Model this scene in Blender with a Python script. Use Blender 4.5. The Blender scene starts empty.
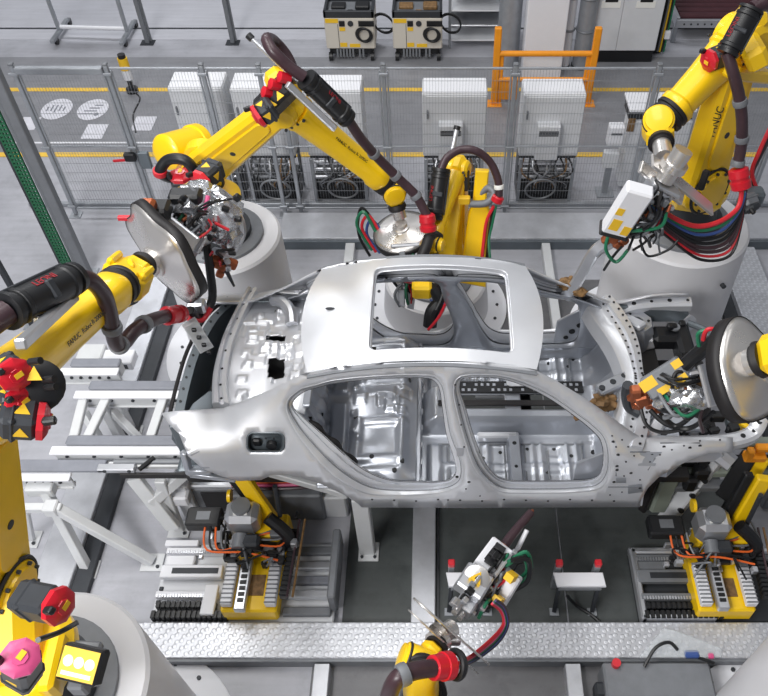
import bpy, math, random
from mathutils import Vector as V, Matrix
from mathutils.geometry import delaunay_2d_cdt
random.seed(7)
PI = math.pi
scn = bpy.context.scene
COL = scn.collection

# ------------------------------------------------------------------ camera model (768 x 696 picture)
CF, CTH, CCX, CCY, CH = 779.0, math.radians(48.5), 438.0, 348.0, 5.7
CO = V((0, 0, CH))
FW = V((0, math.cos(CTH), -math.sin(CTH))); UP = V((0, math.sin(CTH), math.cos(CTH)))
def ray(px, py):
    return FW + V((1, 0, 0)) * ((px - CCX) / CF) + UP * ((CCY - py) / CF)
def W(px, py, z=None, Y=None):
    """where a sight line meets the height z or the depth Y"""
    d = ray(px, py)
    t = (Y - CO.y) / d.y if Y is not None else (z - CO.z) / d.z
    return CO + d * t
def WX(px, Y, z):
    """world x of a picture column at a known depth and height"""
    D = Y * FW.y + (z - CH) * FW.z
    return (px - CCX) / CF * D

# ------------------------------------------------------------------ materials
MATS = {}
def mat(name, col, rough=.5, metal=0., noise=0., nscale=8., bump=0., bscale=40., coat=0., rnoise=0., emit=0., alpha=1., stretch=None):
    m = bpy.data.materials.new(name); m.use_nodes = True
    nt = m.node_tree; b = nt.nodes['Principled BSDF']; L = nt.links
    c = (*[((x / 255) / 12.92 if x / 255 <= .04045 else ((x / 255 + .055) / 1.055) ** 2.4) for x in col], 1)
    b.inputs['Base Color'].default_value = c
    b.inputs['Roughness'].default_value = rough; b.inputs['Metallic'].default_value = metal
    b.inputs['Coat Weight'].default_value = coat
    if alpha < 1: b.inputs['Alpha'].default_value = alpha
    if emit:
        b.inputs['Emission Color'].default_value = c; b.inputs['Emission Strength'].default_value = emit
    if noise or bump or rnoise:
        tc = nt.nodes.new('ShaderNodeTexCoord'); src = tc.outputs['Object']
        if stretch:
            mp = nt.nodes.new('ShaderNodeMapping'); mp.inputs['Scale'].default_value = stretch
            L.new(src, mp.inputs['Vector']); src = mp.outputs['Vector']
        n = nt.nodes.new('ShaderNodeTexNoise'); n.inputs['Scale'].default_value = nscale; n.inputs['Detail'].default_value = 6
        n.inputs['Roughness'].default_value = .6
        L.new(src, n.inputs['Vector'])
        if noise:
            r = nt.nodes.new('ShaderNodeMapRange'); r.inputs['From Min'].default_value = .3; r.inputs['From Max'].default_value = .7
            r.inputs['To Min'].default_value = 1 - noise; r.inputs['To Max'].default_value = 1 + noise
            L.new(n.outputs['Fac'], r.inputs['Value'])
            mx = nt.nodes.new('ShaderNodeVectorMath'); mx.operation = 'SCALE'; mx.inputs[0].default_value = c[:3]
            L.new(r.outputs['Result'], mx.inputs['Scale']); L.new(mx.outputs['Vector'], b.inputs['Base Color'])
        if rnoise:
            r2 = nt.nodes.new('ShaderNodeMapRange'); r2.inputs['From Min'].default_value = .3; r2.inputs['From Max'].default_value = .7
            r2.inputs['To Min'].default_value = max(.05, rough - rnoise); r2.inputs['To Max'].default_value = rough + rnoise
            L.new(n.outputs['Fac'], r2.inputs['Value']); L.new(r2.outputs['Result'], b.inputs['Roughness'])
        if bump:
            n2 = nt.nodes.new('ShaderNodeTexNoise'); n2.inputs['Scale'].default_value = bscale; n2.inputs['Detail'].default_value = 3
            L.new(src, n2.inputs['Vector'])
            bp = nt.nodes.new('ShaderNodeBump'); bp.inputs['Strength'].default_value = bump; bp.inputs['Distance'].default_value = .01
            L.new(n2.outputs['Fac'], bp.inputs['Height']); L.new(bp.outputs['Normal'], b.inputs['Normal'])
    MATS[name] = m
    return m
def tread_mat(name, col):
    """tread plate: raised lozenges in two directions"""
    m = mat(name, col, .42, .55, noise=.12, nscale=5)
    nt = m.node_tree; L = nt.links; b = nt.nodes['Principled BSDF']
    tc = nt.nodes.new('ShaderNodeTexCoord')
    outs = []
    for ang, off in ((PI / 4, 0), (-PI / 4, .5)):
        mp = nt.nodes.new('ShaderNodeMapping'); mp.inputs['Scale'].default_value = (17, 17, 17)
        mp.inputs['Location'].default_value = (off, off * .5, 0)
        L.new(tc.outputs['Object'], mp.inputs['Vector'])
        vo = nt.nodes.new('ShaderNodeTexVoronoi'); vo.inputs['Randomness'].default_value = 0; vo.inputs['Scale'].default_value = 1
        mp.inputs['Rotation'].default_value = (0, 0, ang)
        L.new(mp.outputs['Vector'], vo.inputs['Vector'])
        r = nt.nodes.new('ShaderNodeMapRange'); r.inputs['From Min'].default_value = .3; r.inputs['From Max'].default_value = .18
        L.new(vo.outputs['Distance'], r.inputs['Value']); outs.append(r.outputs['Result'])
    a = nt.nodes.new('ShaderNodeMath'); a.operation = 'MAXIMUM'
    L.new(outs[0], a.inputs[0]); L.new(outs[1], a.inputs[1])
    src = b.inputs['Base Color'].links[0].from_socket
    w = nt.nodes.new('ShaderNodeMapRange'); w.inputs['To Min'].default_value = .93; w.inputs['To Max'].default_value = 1.10; L.new(a.outputs['Value'], w.inputs['Value'])
    mx = nt.nodes.new('ShaderNodeVectorMath'); mx.operation = 'SCALE'; L.new(src, mx.inputs[0]); L.new(w.outputs['Result'], mx.inputs['Scale']); L.new(mx.outputs['Vector'], b.inputs['Base Color'])
    bp = nt.nodes.new('ShaderNodeBump'); bp.inputs['Strength'].default_value = .45; bp.inputs['Distance'].default_value = .004
    L.new(a.outputs['Value'], bp.inputs['Height']); L.new(bp.outputs['Normal'], b.inputs['Normal'])
    return m

YEL = mat('robot_yellow', (249, 203, 16), .36, 0, coat=.25, noise=.05, nscale=3)
ORA = mat('guard_orange', (240, 152, 28), .45, noise=.06)
WHT = mat('white_paint', (226, 227, 232), .45, noise=.03, nscale=3)
PED = mat('pedestal_white', (214, 214, 218), .42, noise=.04, nscale=2)
CABM = mat('cabinet_grey', (208, 210, 214), .5, noise=.03)
BEI = mat('beige_paint', (205, 199, 188), .5)
GRY = mat('mid_grey', (120, 123, 128), .5, .2, noise=.1)
DGR = mat('dark_grey', (52, 55, 60), .5, .2, noise=.12)
BLK = mat('black_plastic', (23, 24, 27), .42)
BLR = mat('black_rubber', (28, 26, 28), .55, noise=.1)
RED = mat('signal_red', (196, 22, 40), .36, coat=.2)
REDC = mat('cable_red', (205, 40, 52), .4)
PNK = mat('cable_pink', (205, 80, 130), .4)
GRN = mat('cable_green', (30, 110, 78), .4)
BLU = mat('cable_blue', (52, 78, 140), .4)
ORC = mat('cable_orange', (232, 104, 40), .45)
HOSE = mat('hose_plum', (62, 44, 50), .36, noise=.15, nscale=20)
STL = mat('galvanised_sheet', (212, 214, 219), .34, .5, noise=.04, nscale=3, rnoise=.06)
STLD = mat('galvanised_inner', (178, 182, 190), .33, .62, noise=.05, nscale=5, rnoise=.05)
STLB = mat('primer_steel', (112, 120, 126), .4, .5, noise=.12, nscale=5)
ALU = mat('aluminium', (205, 207, 212), .33, .8, noise=.05, nscale=6)
CHR = mat('polished_steel', (226, 223, 220), .3, .85, rnoise=.08, nscale=4)
FRM = mat('frame_grey', (208, 210, 212), .45, .1, noise=.04)
BELT = mat('belt_grey', (128, 131, 140), .55, noise=.1)
GLV = mat('galvanised_post', (158, 162, 168), .42, .45, noise=.1)
WIRE = mat('wire_grey', (142, 145, 150), .5, .3)
COP = mat('copper', (178, 104, 72), .38, .85, noise=.15, nscale=20)
BRN = mat('scorched_brown', (128, 98, 62), .6, .2, noise=.4, nscale=25)
STK = mat('sticker_yellow', (236, 190, 40), .5)
LBL = mat('label_white', (232, 232, 228), .5)
MAR = mat('dark_maroon', (72, 34, 42), .5, noise=.15)
FOIL = mat('crumpled_foil', (206, 208, 212), .25, .85, noise=.25, nscale=14, bump=.6, bscale=16)
DRD = mat('print_red', (150, 32, 42), .45)
GPF = mat('perforated_green', (32, 98, 66), .5)
OLV = mat('grey_green', (138, 146, 136), .5, noise=.06)
ACR = mat('clear_plastic', (216, 222, 226), .12, 0, alpha=.28)
TRD = tread_mat('tread_plate', (206, 208, 214))

# ------------------------------------------------------------------ mesh builder
def frame(o, x, up=V((0, 0, 1))):
    """matrix with its X axis along x, Z as near to up as it can be, origin o"""
    x = V(x).normalized(); up = V(up)
    y = up.cross(x)
    if y.length < 1e-5: y = V((0, 1, 0)).cross(x)
    if y.length < 1e-5: y = V((1, 0, 0)).cross(x)
    y.normalize(); z = x.cross(y)
    M = Matrix((x, y, z)).transposed().to_4x4(); M.translation = V(o)
    return M
def smooth_path(pts, n=6):
    pts = [V(p) for p in pts]
    if len(pts) < 3: return pts
    out = []
    for i in range(len(pts) - 1):
        p0 = pts[max(i - 1, 0)]; p1 = pts[i]; p2 = pts[i + 1]; p3 = pts[min(i + 2, len(pts) - 1)]
        for k in range(n):
            t = k / n
            out.append(.5 * ((2 * p1) + (p2 - p0) * t + (2 * p0 - 5 * p1 + 4 * p2 - p3) * t * t + (3 * p1 - p0 - 3 * p2 + p3) * t ** 3))
    out.append(pts[-1]); return out
class MB:
    def __init__(s, M=None): s.v = []; s.f = []; s.M = M; s.cut = []
    def add(s, vs, fs):
        n = len(s.v); s.cut.append((n, len(s.f)))
        s.v += [s.M @ V(v) for v in vs] if s.M else [V(v) for v in vs]
        s.f += [tuple(i + n for i in f) for f in fs]
        return s
    def box(s, c, d, b=0., R=None):
        hx, hy, hz = d[0] / 2, d[1] / 2, d[2] / 2; c = V(c)
        T = (lambda p: c + (R @ V(p))) if R is not None else (lambda p: c + V(p))
        if b <= 0:
            vs = [T((x * hx, y * hy, z * hz)) for x in (-1, 1) for y in (-1, 1) for z in (-1, 1)]
            return s.add(vs, [(0, 1, 3, 2), (4, 6, 7, 5), (0, 4, 5, 1), (2, 3, 7, 6), (0, 2, 6, 4), (1, 5, 7, 3)])
        b = min(b, hx * .9, hy * .9, hz * .9)
        vs = []; ix = {}
        for x in (-1, 1):
            for y in (-1, 1):
                for z in (-1, 1):
                    for a in range(3):
                        p = [x * (hx - b), y * (hy - b), z * (hz - b)]
                        p[a] = (x * hx, y * hy, z * hz)[a]
                        ix[(x, y, z, a)] = len(vs); vs.append(T(p))
        fs = []
        for a in range(3):
            u, w = (a + 1) % 3, (a + 2) % 3
            for sg in (-1, 1):
                q = []
                for (i, j) in ((-1, -1), (1, -1), (1, 1), (-1, 1)):
                    k = [0, 0, 0]; k[a] = sg; k[u] = i; k[w] = j; q.append(ix[(*k, a)])
                fs.append(tuple(q if sg > 0 else q[::-1]))
        for a in range(3):
            u, w = (a + 1) % 3, (a + 2) % 3
            for i in (-1, 1):
                for j in (-1, 1):
                    k0 = [0, 0, 0]; k0[a] = -1; k0[u] = i; k0[w] = j; k1 = list(k0); k1[a] = 1
                    q = [ix[(*k0, u)], ix[(*k1, u)], ix[(*k1, w)], ix[(*k0, w)]]
                    fs.append(tuple(q if i * j < 0 else q[::-1]))
        for x in (-1, 1):
            for y in (-1, 1):
                for z in (-1, 1):
                    q = [ix[(x, y, z, 0)], ix[(x, y, z, 1)], ix[(x, y, z, 2)]]
                    fs.append(tuple(q if x * y * z > 0 else q[::-1]))
        return s.add(vs, fs)
    def bar(s, p, q, w, h, b=0., up=(0, 0, 1), ext=0.):
        p, q = V(p), V(q); L = (q - p).length
        F = frame((p + q) / 2, q - p, up)
        return s.box(F.translation, (L + 2 * ext, w, h), b, F.to_3x3())
    def rings(s, rs, closed_caps=True, loop=False):
        """loft between rings of equal count"""
        n = len(rs[0]); vs = [p for r in rs for p in r]; fs = []
        m = len(rs)
        for i in range(m if loop else m - 1):
            a, b = i * n, ((i + 1) % m) * n
            for k in range(n):
                fs.append((a + k, a + (k + 1) % n, b + (k + 1) % n, b + k))
        if closed_caps and not loop:
            fs.append(tuple(range(n))[::-1]); fs.append(tuple((m - 1) * n + k for k in range(n)))
        return s.add(vs, fs)
    def cyl(s, p, q, r, r2=None, n=16, rot=0.):
        p, q = V(p), V(q); r2 = r if r2 is None else r2
        F = frame(p, q - p); y, z = F.col[1].xyz, F.col[2].xyz
        R = lambda c, rr: [c + (y * math.cos(t) + z * math.sin(t)) * rr for t in (rot + 2 * PI * k / n for k in range(n))]
        return s.rings([R(p, r), R(q, r2)])
    def lathe(s, o, ax, prof, n=24, rot=0.):
        """prof = [(distance along ax, radius)]"""
        F = frame(o, ax); x, y, z = F.col[0].xyz, F.col[1].xyz, F.col[2].xyz
        return s.rings([[V(o) + x * h + (y * math.cos(t) + z * math.sin(t)) * r for t in (rot + 2 * PI * k / n for k in range(n))] for h, r in prof])
    def tube(s, pts, r, n=8, sub=6):
        P = smooth_path(pts, sub); rs = []
        t = (P[1] - P[0]).normalized(); y = frame(P[0], t).col[1].xyz
        for i, p in enumerate(P):
            t = (P[min(i + 1, len(P) - 1)] - P[max(i - 1, 0)]).normalized()
            y = (y - t * y.dot(t)).normalized(); z = t.cross(y)
            rr = r(i / (len(P) - 1)) if callable(r) else r
            rs.append([p + (y * math.cos(a) + z * math.sin(a)) * rr for a in (2 * PI * k / n for k in range(n))])
        return s.rings(rs)
    def ball(s, c, r, n=14, sc=(1, 1, 1)):
        rs = [[V(c) + V((math.sin(b) * math.cos(a) * r * sc[0], math.sin(b) * math.sin(a) * r * sc[1], -math.cos(b) * r * sc[2])) for a in (2 * PI * k / n for k in range(n))]
              for b in (max(.03, min(PI - .03, PI * j / (n // 2))) for j in range(n // 2 + 1))]
        return s.rings(rs)
    def torus(s, c, ax, R, r, n=28, m=8):
        F = frame(c, ax); x, y, z = F.col[0].xyz, F.col[1].xyz, F.col[2].xyz
        rs = []
        for k in range(n):
            a = 2 * PI * k / n; d = y * math.cos(a) + z * math.sin(a)
            rs.append([V(c) + d * (R + r * math.cos(b)) + x * (r * math.sin(b)) for b in (2 * PI * j / m for j in range(m))])
        return s.rings(rs, loop=True)
    def prism(s, poly, F, h, ch=0.):
        """outline (list of 2D points, in F's XY plane) given the thickness h along F's Z, centred; ch = chamfer"""
        n = len(poly); cx = sum(p[0] for p in poly) / n; cy = sum(p[1] for p in poly) / n
        def inset(d):
            if not d: return poly
            out = []
            for i in range(n):
                a, b, c = V(poly[i - 1]), V(poly[i]), V(poly[(i + 1) % n])
                e1 = (b - a).normalized(); e2 = (c - b).normalized()
                nn = V((-(e1.y + e2.y), e1.x + e2.x))
                nn = nn.normalized() if nn.length > 1e-6 else V((-e1.y, e1.x))
                out.append(b + nn * d)
            return out
        area = sum(poly[i - 1][0] * poly[i][1] - poly[i][0] * poly[i - 1][1] for i in range(n))
        if area < 0: poly = poly[::-1]
        P = lambda pl, zz: [F @ V((p[0], p[1], zz)) for p in pl]
        if ch:
            i = inset(ch)
            return s.rings([P(i, -h / 2), P(poly, -h / 2 + ch), P(poly, h / 2 - ch), P(i, h / 2)])
        return s.rings([P(poly, -h / 2), P(poly, h / 2)])
    def grid(s, fn, nu, nv):
        vs = [fn(i / nu, j / nv) for i in range(nu + 1) for j in range(nv + 1)]
        fs = [(i * (nv + 1) + j, (i + 1) * (nv + 1) + j, (i + 1) * (nv + 1) + j + 1, i * (nv + 1) + j + 1) for i in range(nu) for j in range(nv)]
        return s.add(vs, fs)
    def build(s, name, m, parent=None, angle=35, solid=0., off=0., flip=False, sub=0):
        me = bpy.data.meshes.new(name)
        org = root_loc(parent) if parent is not None else (V(s.org) if getattr(s, 'org', None) is not None else V((0, 0, 0)))
        me.from_pydata([v - org for v in s.v], [], s.f if not flip else [f[::-1] for f in s.f])
        me.materials.append(m)
        me.polygons.foreach_set('use_smooth', [True] * len(me.polygons))
        me.set_sharp_from_angle(angle=math.radians(angle)); me.update()
        o = bpy.data.objects.new(name, me); COL.objects.link(o)
        if parent is not None: o.parent = parent
        else: o.location = org
        if solid:
            md = o.modifiers.new('thickness', 'SOLIDIFY'); md.thickness = solid; md.offset = off
        if sub:
            md = o.modifiers.new('round', 'SUBSURF'); md.levels = sub; md.render_levels = sub
        return o
def each(m, name, mm, parent=None, **kw):
    """every shape added to m becomes a mesh of its own"""
    out = []; c = m.cut + [(len(m.v), len(m.f))]
    for (a, fa), (b, fb) in zip(c, c[1:]):
        k = MB(); k.v = m.v[a:b]; k.f = [tuple(i - a for i in f) for f in m.f[fa:fb]]
        out.append(k.build(name, mm, parent, **kw))
    return out
def root_loc(o):
    p = V((0, 0, 0))
    while o is not None: p = p + o.location; o = o.parent
    return p
def tag(o, label, cat, group=None, kind=None):
    o['label'] = label; o['category'] = cat
    if group: o['group'] = group
    if kind: o['kind'] = kind
    return o
def struct(o):
    o['kind'] = 'structure'; return o
def thing(name, label, cat, loc, group=None):
    o = bpy.data.objects.new(name, None); COL.objects.link(o); o.location = V(loc); o.empty_display_size = .1
    return tag(o, label, cat, group)
def base_mesh(mb, loc): mb.org = V(loc); return mb
def dup(o, delta, label=None, parent=None):
    c = o.copy(); COL.objects.link(c)
    if parent is None:
        c.location = o.location + V(delta)
        if label: c['label'] = label
    else: c.parent = parent
    for ch in list(o.children): dup(ch, None, None, c)
    return c
def part_text(txt, F, size, m, name, parent, align='LEFT'):
    """flat lettering laid in F's XY plane"""
    cu = bpy.data.curves.new('lettering', 'FONT'); cu.body = txt; cu.size = size; cu.extrude = .001; cu.align_x = align; cu.align_y = 'CENTER'
    t = bpy.data.objects.new('lettering', cu); COL.objects.link(t)
    bpy.context.view_layer.update()
    me = bpy.data.meshes.new_from_object(t.evaluated_get(bpy.context.evaluated_depsgraph_get()))
    bpy.data.objects.remove(t)
    org = root_loc(parent)
    T = Matrix.Translation(-org) @ F
    me.transform(T); me.materials.clear(); me.materials.append(m)
    o = bpy.data.objects.new(name, me); COL.objects.link(o); o.parent = parent
    return o
def capsule(L, r1, r2, n=10):
    """2D outline: round end r1 at 0, round end r2 at L"""
    out = [(r1 * math.cos(a), r1 * math.sin(a)) for a in (PI / 2 + PI * k / n for k in range(n + 1))]
    out += [(L + r2 * math.cos(a), r2 * math.sin(a)) for a in (-PI / 2 + PI * k / n for k in range(n + 1))]
    return out
def rrect(w, h, r, n=4):
    out = []
    for (sx, sy, a0) in ((1, 1, 0), (-1, 1, PI / 2), (-1, -1, PI), (1, -1, 1.5 * PI)):
        out += [(sx * (w / 2 - r) + r * math.cos(a0 + PI / 2 * k / n), sy * (h / 2 - r) + r * math.sin(a0 + PI / 2 * k / n)) for k in range(n + 1)]
    return out
def sstep(a, b, x):
    t = max(0., min(1., (x - a) / (b - a))) if a != b else float(x > a)
    return t * t * (3 - 2 * t)
def emb(x, y, L):
    """sum of soft-edged pressed fields (cx, cy, half x, half y, height, edge softness)"""
    h = 0.
    for cx, cy, hx, hy, hh, e in L:
        dx = hx - abs(x - cx); dy = hy - abs(y - cy)
        if dx > -e and dy > -e: h += hh * sstep(-e, e, dx) * sstep(-e, e, dy)
    return h
def lumpy(m, c, r, sc=(1, 1, 1), seed=0, n=18, amp=.25):
    rr = random.Random(seed); ph = [(rr.uniform(2, 6), rr.uniform(2, 6), rr.uniform(0, 6)) for _ in range(4)]
    rs = []
    for j in range(n // 2 + 1):
        b = max(.05, min(PI - .05, PI * j / (n // 2))); ring = []
        for k in range(n):
            a = 2 * PI * k / n
            q = r * (1 + amp * sum(math.sin(int(f) * a + h) * math.sin(g * b) for f, g, h in ph) / 2 + rr.uniform(-.05, .05))
            ring.append(V(c) + V((math.sin(b) * math.cos(a) * q * sc[0], math.sin(b) * math.sin(a) * q * sc[1], -math.cos(b) * q * sc[2])))
        rs.append(ring)
    return m.rings(rs)
def inside(p, poly):
    x, y = p[0], p[1]; c = False; n = len(poly); j = n - 1
    for i in range(n):
        xi, yi = poly[i][0], poly[i][1]; xj, yj = poly[j][0], poly[j][1]
        if (yi > y) != (yj > y) and x < (xj - xi) * (y - yi) / (yj - yi) + xi: c = not c
        j = i
    return c
def densify(poly, d, closed=True):
    out = []; n = len(poly)
    for i in range(n if closed else n - 1):
        a, b = V(poly[i][:2]), V(poly[(i + 1) % n][:2]); k = max(1, int((b - a).length / d))
        out += [a + (b - a) * (t / k) for t in range(k)]
    if not closed: out.append(V(poly[-1][:2]))
    return out
def tri_panel(outer, holes, step):
    """triangulated 2D panel with holes and inner points: (points, faces)"""
    pts = []; ed = []
    def loop(pl):
        n0 = len(pts); pts.extend(V(p[:2]) for p in pl); n = len(pl)
        ed.extend((n0 + i, n0 + (i + 1) % n) for i in range(n))
    loop(outer)
    for h in holes: loop(h)
    x0 = min(p.x for p in pts); x1 = max(p.x for p in pts); y0 = min(p.y for p in pts); y1 = max(p.y for p in pts)
    bnd = list(pts)
    j = 0; y = y0 + step / 2
    while y < y1:
        x = x0 + (step / 2 if j % 2 else step)
        while x < x1:
            p = V((x, y))
            if inside(p, outer) and not any(inside(p, h) for h in holes) and min((p - b).length_squared for b in bnd) > (step * .5) ** 2:
                pts.append(p)
            x += step
        y += step * .87; j += 1
    vs, _, fs, *_ = delaunay_2d_cdt(pts, ed, [], 0, 1e-5)
    keep = []
    for f in fs:
        c = (vs[f[0]] + vs[f[1]] + vs[f[2]]) / 3
        if inside(c, outer) and not any(inside(c, h) for h in holes): keep.append(tuple(f))
    return vs, keep
# ------------------------------------------------------------------ camera, light
cd = bpy.data.cameras.new('camera'); cam = bpy.data.objects.new('camera', cd); COL.objects.link(cam)
cam.location = CO; cam.rotation_euler = (PI / 2 - CTH, 0, 0)
cd.sensor_width = 36; cd.lens = CF / 768 * 36; cd.shift_x = -(CCX - 384) / 768; cd.clip_end = 100
scn.camera = cam
vs = scn.view_settings
vs.view_transform = 'Standard'; vs.look = 'None'; vs.gamma = 1; vs.use_curve_mapping = False; vs.exposure = 0.
wd = bpy.data.worlds.new('hall_light'); scn.world = wd; wd.use_nodes = True
wd.node_tree.nodes['Background'].inputs[0].default_value = (.80, .83, .90, 1)
wd.node_tree.nodes['Background'].inputs[1].default_value = .24
def area(name, loc, sx, sy, power, col=(1, 1, 1), rot=(0, 0, 0)):
    l = bpy.data.lights.new(name, 'AREA'); l.shape = 'RECTANGLE'; l.size = sx; l.size_y = sy; l.energy = power; l.color = col
    o = bpy.data.objects.new(name, l); COL.objects.link(o); o.location = loc; o.rotation_euler = rot; return o
# rows of hall lamps under the roof, stronger over the left bay
area('hall_lamp', (-3.6, 3.6, 8.4), 1.2, 7, 385, (1, .99, .97), (0, math.radians(-18), 0))
area('hall_lamp', (.2, 5.4, 9.0), 1.2, 6, 165, (1, .99, .97))
area('hall_lamp', (4.2, 5.6, 9.0), 1.2, 6, 45, (1, .99, .97), (0, math.radians(14), 0))
area('hall_lamp', (-5.0, 13.5, 8.6), 6, 1.2, 430, (.97, .98, 1))
area('hall_lamp', (3.0, 13.0, 8.6), 6, 1.2, 60, (.97, .98, 1))

area('hall_lamp', (-4.2, -2.2, 7.4), 4, 1.2, 600, (1, .99, .98), (math.radians(36), 0, math.radians(-18)))  # added lamp on the camera side, brightens the near side of the car
# ------------------------------------------------------------------ floor
def floor_mat(name, col, var=.12):
    m = mat(name, col, .38, 0, noise=var, nscale=1.3, bump=.05, bscale=90)
    nt = m.node_tree; L = nt.links; b = nt.nodes['Principled BSDF']
    src = b.inputs['Base Color'].links[0].from_socket
    tc = nt.nodes.new('ShaderNodeTexCoord'); mp = nt.nodes.new('ShaderNodeMapping'); mp.inputs['Scale'].default_value = (.6, 7, 1)
    n = nt.nodes.new('ShaderNodeTexNoise'); n.inputs['Scale'].default_value = 2.2; n.inputs['Detail'].default_value = 8
    L.new(tc.outputs['Object'], mp.inputs['Vector']); L.new(mp.outputs['Vector'], n.inputs['Vector'])
    r = nt.nodes.new('ShaderNodeMapRange'); r.inputs['From Min'].default_value = .35; r.inputs['From Max'].default_value = .75
    r.inputs['To Min'].default_value = 1.03; r.inputs['To Max'].default_value = .90
    L.new(n.outputs['Fac'], r.inputs['Value'])
    n3 = nt.nodes.new('ShaderNodeTexNoise'); n3.inputs['Scale'].default_value = 4.5; n3.inputs['Detail'].default_value = 10; n3.inputs['Roughness'].default_value = .7
    L.new(tc.outputs['Object'], n3.inputs['Vector'])
    r3 = nt.nodes.new('ShaderNodeMapRange'); r3.inputs['From Min'].default_value = .5; r3.inputs['From Max'].default_value = .72; r3.inputs['To Min'].default_value = 1; r3.inputs['To Max'].default_value = 1 - var * 1.3
    L.new(n3.outputs['Fac'], r3.inputs['Value'])
    ml = nt.nodes.new('ShaderNodeMath'); ml.operation = 'MULTIPLY'; L.new(r.outputs['Result'], ml.inputs[0]); L.new(r3.outputs['Result'], ml.inputs[1])
    mx = nt.nodes.new('ShaderNodeVectorMath'); mx.operation = 'SCALE'
    L.new(src, mx.inputs[0]); L.new(ml.outputs['Value'], mx.inputs['Scale']); L.new(mx.outputs['Vector'], b.inputs['Base Color'])
    return m
FLO = floor_mat('concrete', (170, 171, 178)); LANE = floor_mat('lane_concrete', (136, 137, 142))
PALE = floor_mat('pale_concrete', (186, 187, 194), .05); PIT = floor_mat('dark_steel_plate', (74, 78, 78), .25)
LINE = mat('line_yellow', (232, 190, 70), .55, noise=.1); PNT = mat('floor_paint_white', (214, 214, 222), .55, noise=.08, nscale=12)
m = MB(); m.box((0, 7, -.05), (22, 22, .1)); struct(m.build('floor', FLO))
m = MB(); m.box((0, W(0, 74, 0).y + 1.2, .001), (22, 3.2, .006)); 
yl0, yl1 = W(0, 155, 0).y, W(0, 90, 0).y
m = MB(); m.box((0, (yl0 + yl1) / 2 + .45, .001), (22, yl1 - yl0 + .9, .006)); struct(m.build('floor_lane', LANE))
yk = W(0, 40, 0).y
m = MB(); m.box((0, yk + 3, .002), (22, 6, .01)); struct(m.build('floor_hall', PALE))
m = MB(); m.box((0, W(0, 29, 0).y, .008), (22, .035, .012)); struct(m.build('floor_joint_line', DGR))
m = MB(); m.box((-4.4, W(0, 143, 0).y, .004), (4.8, .03, .006)); struct(m.build('floor_joint_line', WHT))
for yy in (yl0, yl1):
    m = MB(); m.box((0, yy, .006), (22, .085, .008)); struct(m.build('floor_lane_line', LINE))
def decal(px, py, poly, z=.008):
    c = W(px, py, 0); m = MB(); F = Matrix.Translation(V((c.x, c.y, z))); m.prism(poly, F, .004); return m
for px, py in ((57, 109.5), (93, 110)):
    m = decal(px, py, [(.2 * math.cos(a), .255 * math.sin(a)) for a in (2 * PI * k / 32 for k in range(32))])
    o = m.build('floor_sign', PNT); tag(o, 'round white floor sign, ' + ('left one of the pair between the fence posts' if px < 70 else 'beside the second fence post from the left'), 'floor sign', 'round floor signs')
    c = W(px, py, 0); m = MB()
    if px < 70:
        for k in range(5): m.box((c.x - .12 + .055 * k, c.y + .02 * (k % 2), .0112), (.02, .18 - .04 * abs(k - 2), .002))
    else:
        for k in range(4): m.box((c.x - .06 + .04 * k, c.y - .11 + .07 * k, .0112), (.2 - .03 * k, .025, .002))
        m.cyl((c.x + .08, c.y - .12, .0104), (c.x + .08, c.y - .12, .0124), .035)
    m.build('pictogram', MATS['belt_grey'], o)
for (px, py, w, d, lab) in ((95, 132, .27, .33, 'white painted rectangle on the floor below the round signs'), (144, 124, .27, .33, 'white painted rectangle on the floor under the beacon post'),
                       (29, 124, .24, .30, 'white painted rectangle on the floor nearest the corner column')):
    tag(decal(px, py, rrect(w, d, .01)).build('floor_sign', PNT), lab, 'floor marking', 'rectangular floor markings')

# dark steel floor plates under the car's front half, with seams
ZP = .012
def slab(name, x0, x1, y0, y1, z0, z1, mm, b=0., st=True, par=None):
    m = MB(); m.box(((x0 + x1) / 2, (y0 + y1) / 2, (z0 + z1) / 2), (x1 - x0, y1 - y0, z1 - z0), b)
    o = m.build(name, mm, par)
    return struct(o) if st else o
yb0, yb1 = W(0, 658, .12).y, W(0, 622, .12).y
xs = [-.72, 0., .97, 2.4]
for i in range(3): slab('floor_plate', xs[i] + .006, xs[i + 1] - .006, yb1 - .05, 4.6, 0, ZP, PIT)
for i in (0, 1, 2): pass
DIM = floor_mat('shaded_concrete', (100, 100, 103), .25)  # darker concrete tone, the light falloff to the right put into the colour
slab('floor_shade_slab', -.70, 3.0, 4.6, 6.0, 0, .010, DIM)
slab('floor_shade_slab', -.9, 3.6, .2, yb0 - .02, 0, .010, DIM)
# raised tread-plate walkways (beams) around the cell
slab('walkway_plate', -2.3, 3.6, yb0, yb1, .02, .12, TRD, .006)
slab('walkway_edge', -2.3, 3.6, yb0 - .02, yb0 + .02, 0, .105, GRY)
slab('walkway_plate', -.2, -.02, yb1, 4.9, .012, .10, TRD, .006)
slab('walkway_plate', -3.08, -2.79, .9, 6.2, .01, .10, TRD, .006)
slab('walkway_channel', -2.79, -2.66, .9, 6.2, 0, .06, DGR)
slab('walkway_plate', 3.02, 3.42, 2.6, 6.4, .01, .12, TRD, .006)
slab('walkway_channel', 2.88, 3.02, 2.6, 6.4, 0, .05, DGR)
for px in (321, 574):
    x = WX(px, 1.9, .1); slab('floor_strip', x - .055, x + .055, .3, yb0 - .03, 0, .10, TRD, .005)
ya, yc_ = W(0, 238, .14).y, W(0, 218, .14).y
slab('walkway_plate', WX(276, 6.3, .1), 3.9, ya, yc_ + .1, .02, .14, TRD, .006)
slab('walkway_edge', WX(276, 6.3, .1), 3.9, ya - .03, ya + .01, 0, .11, STLB)
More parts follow.
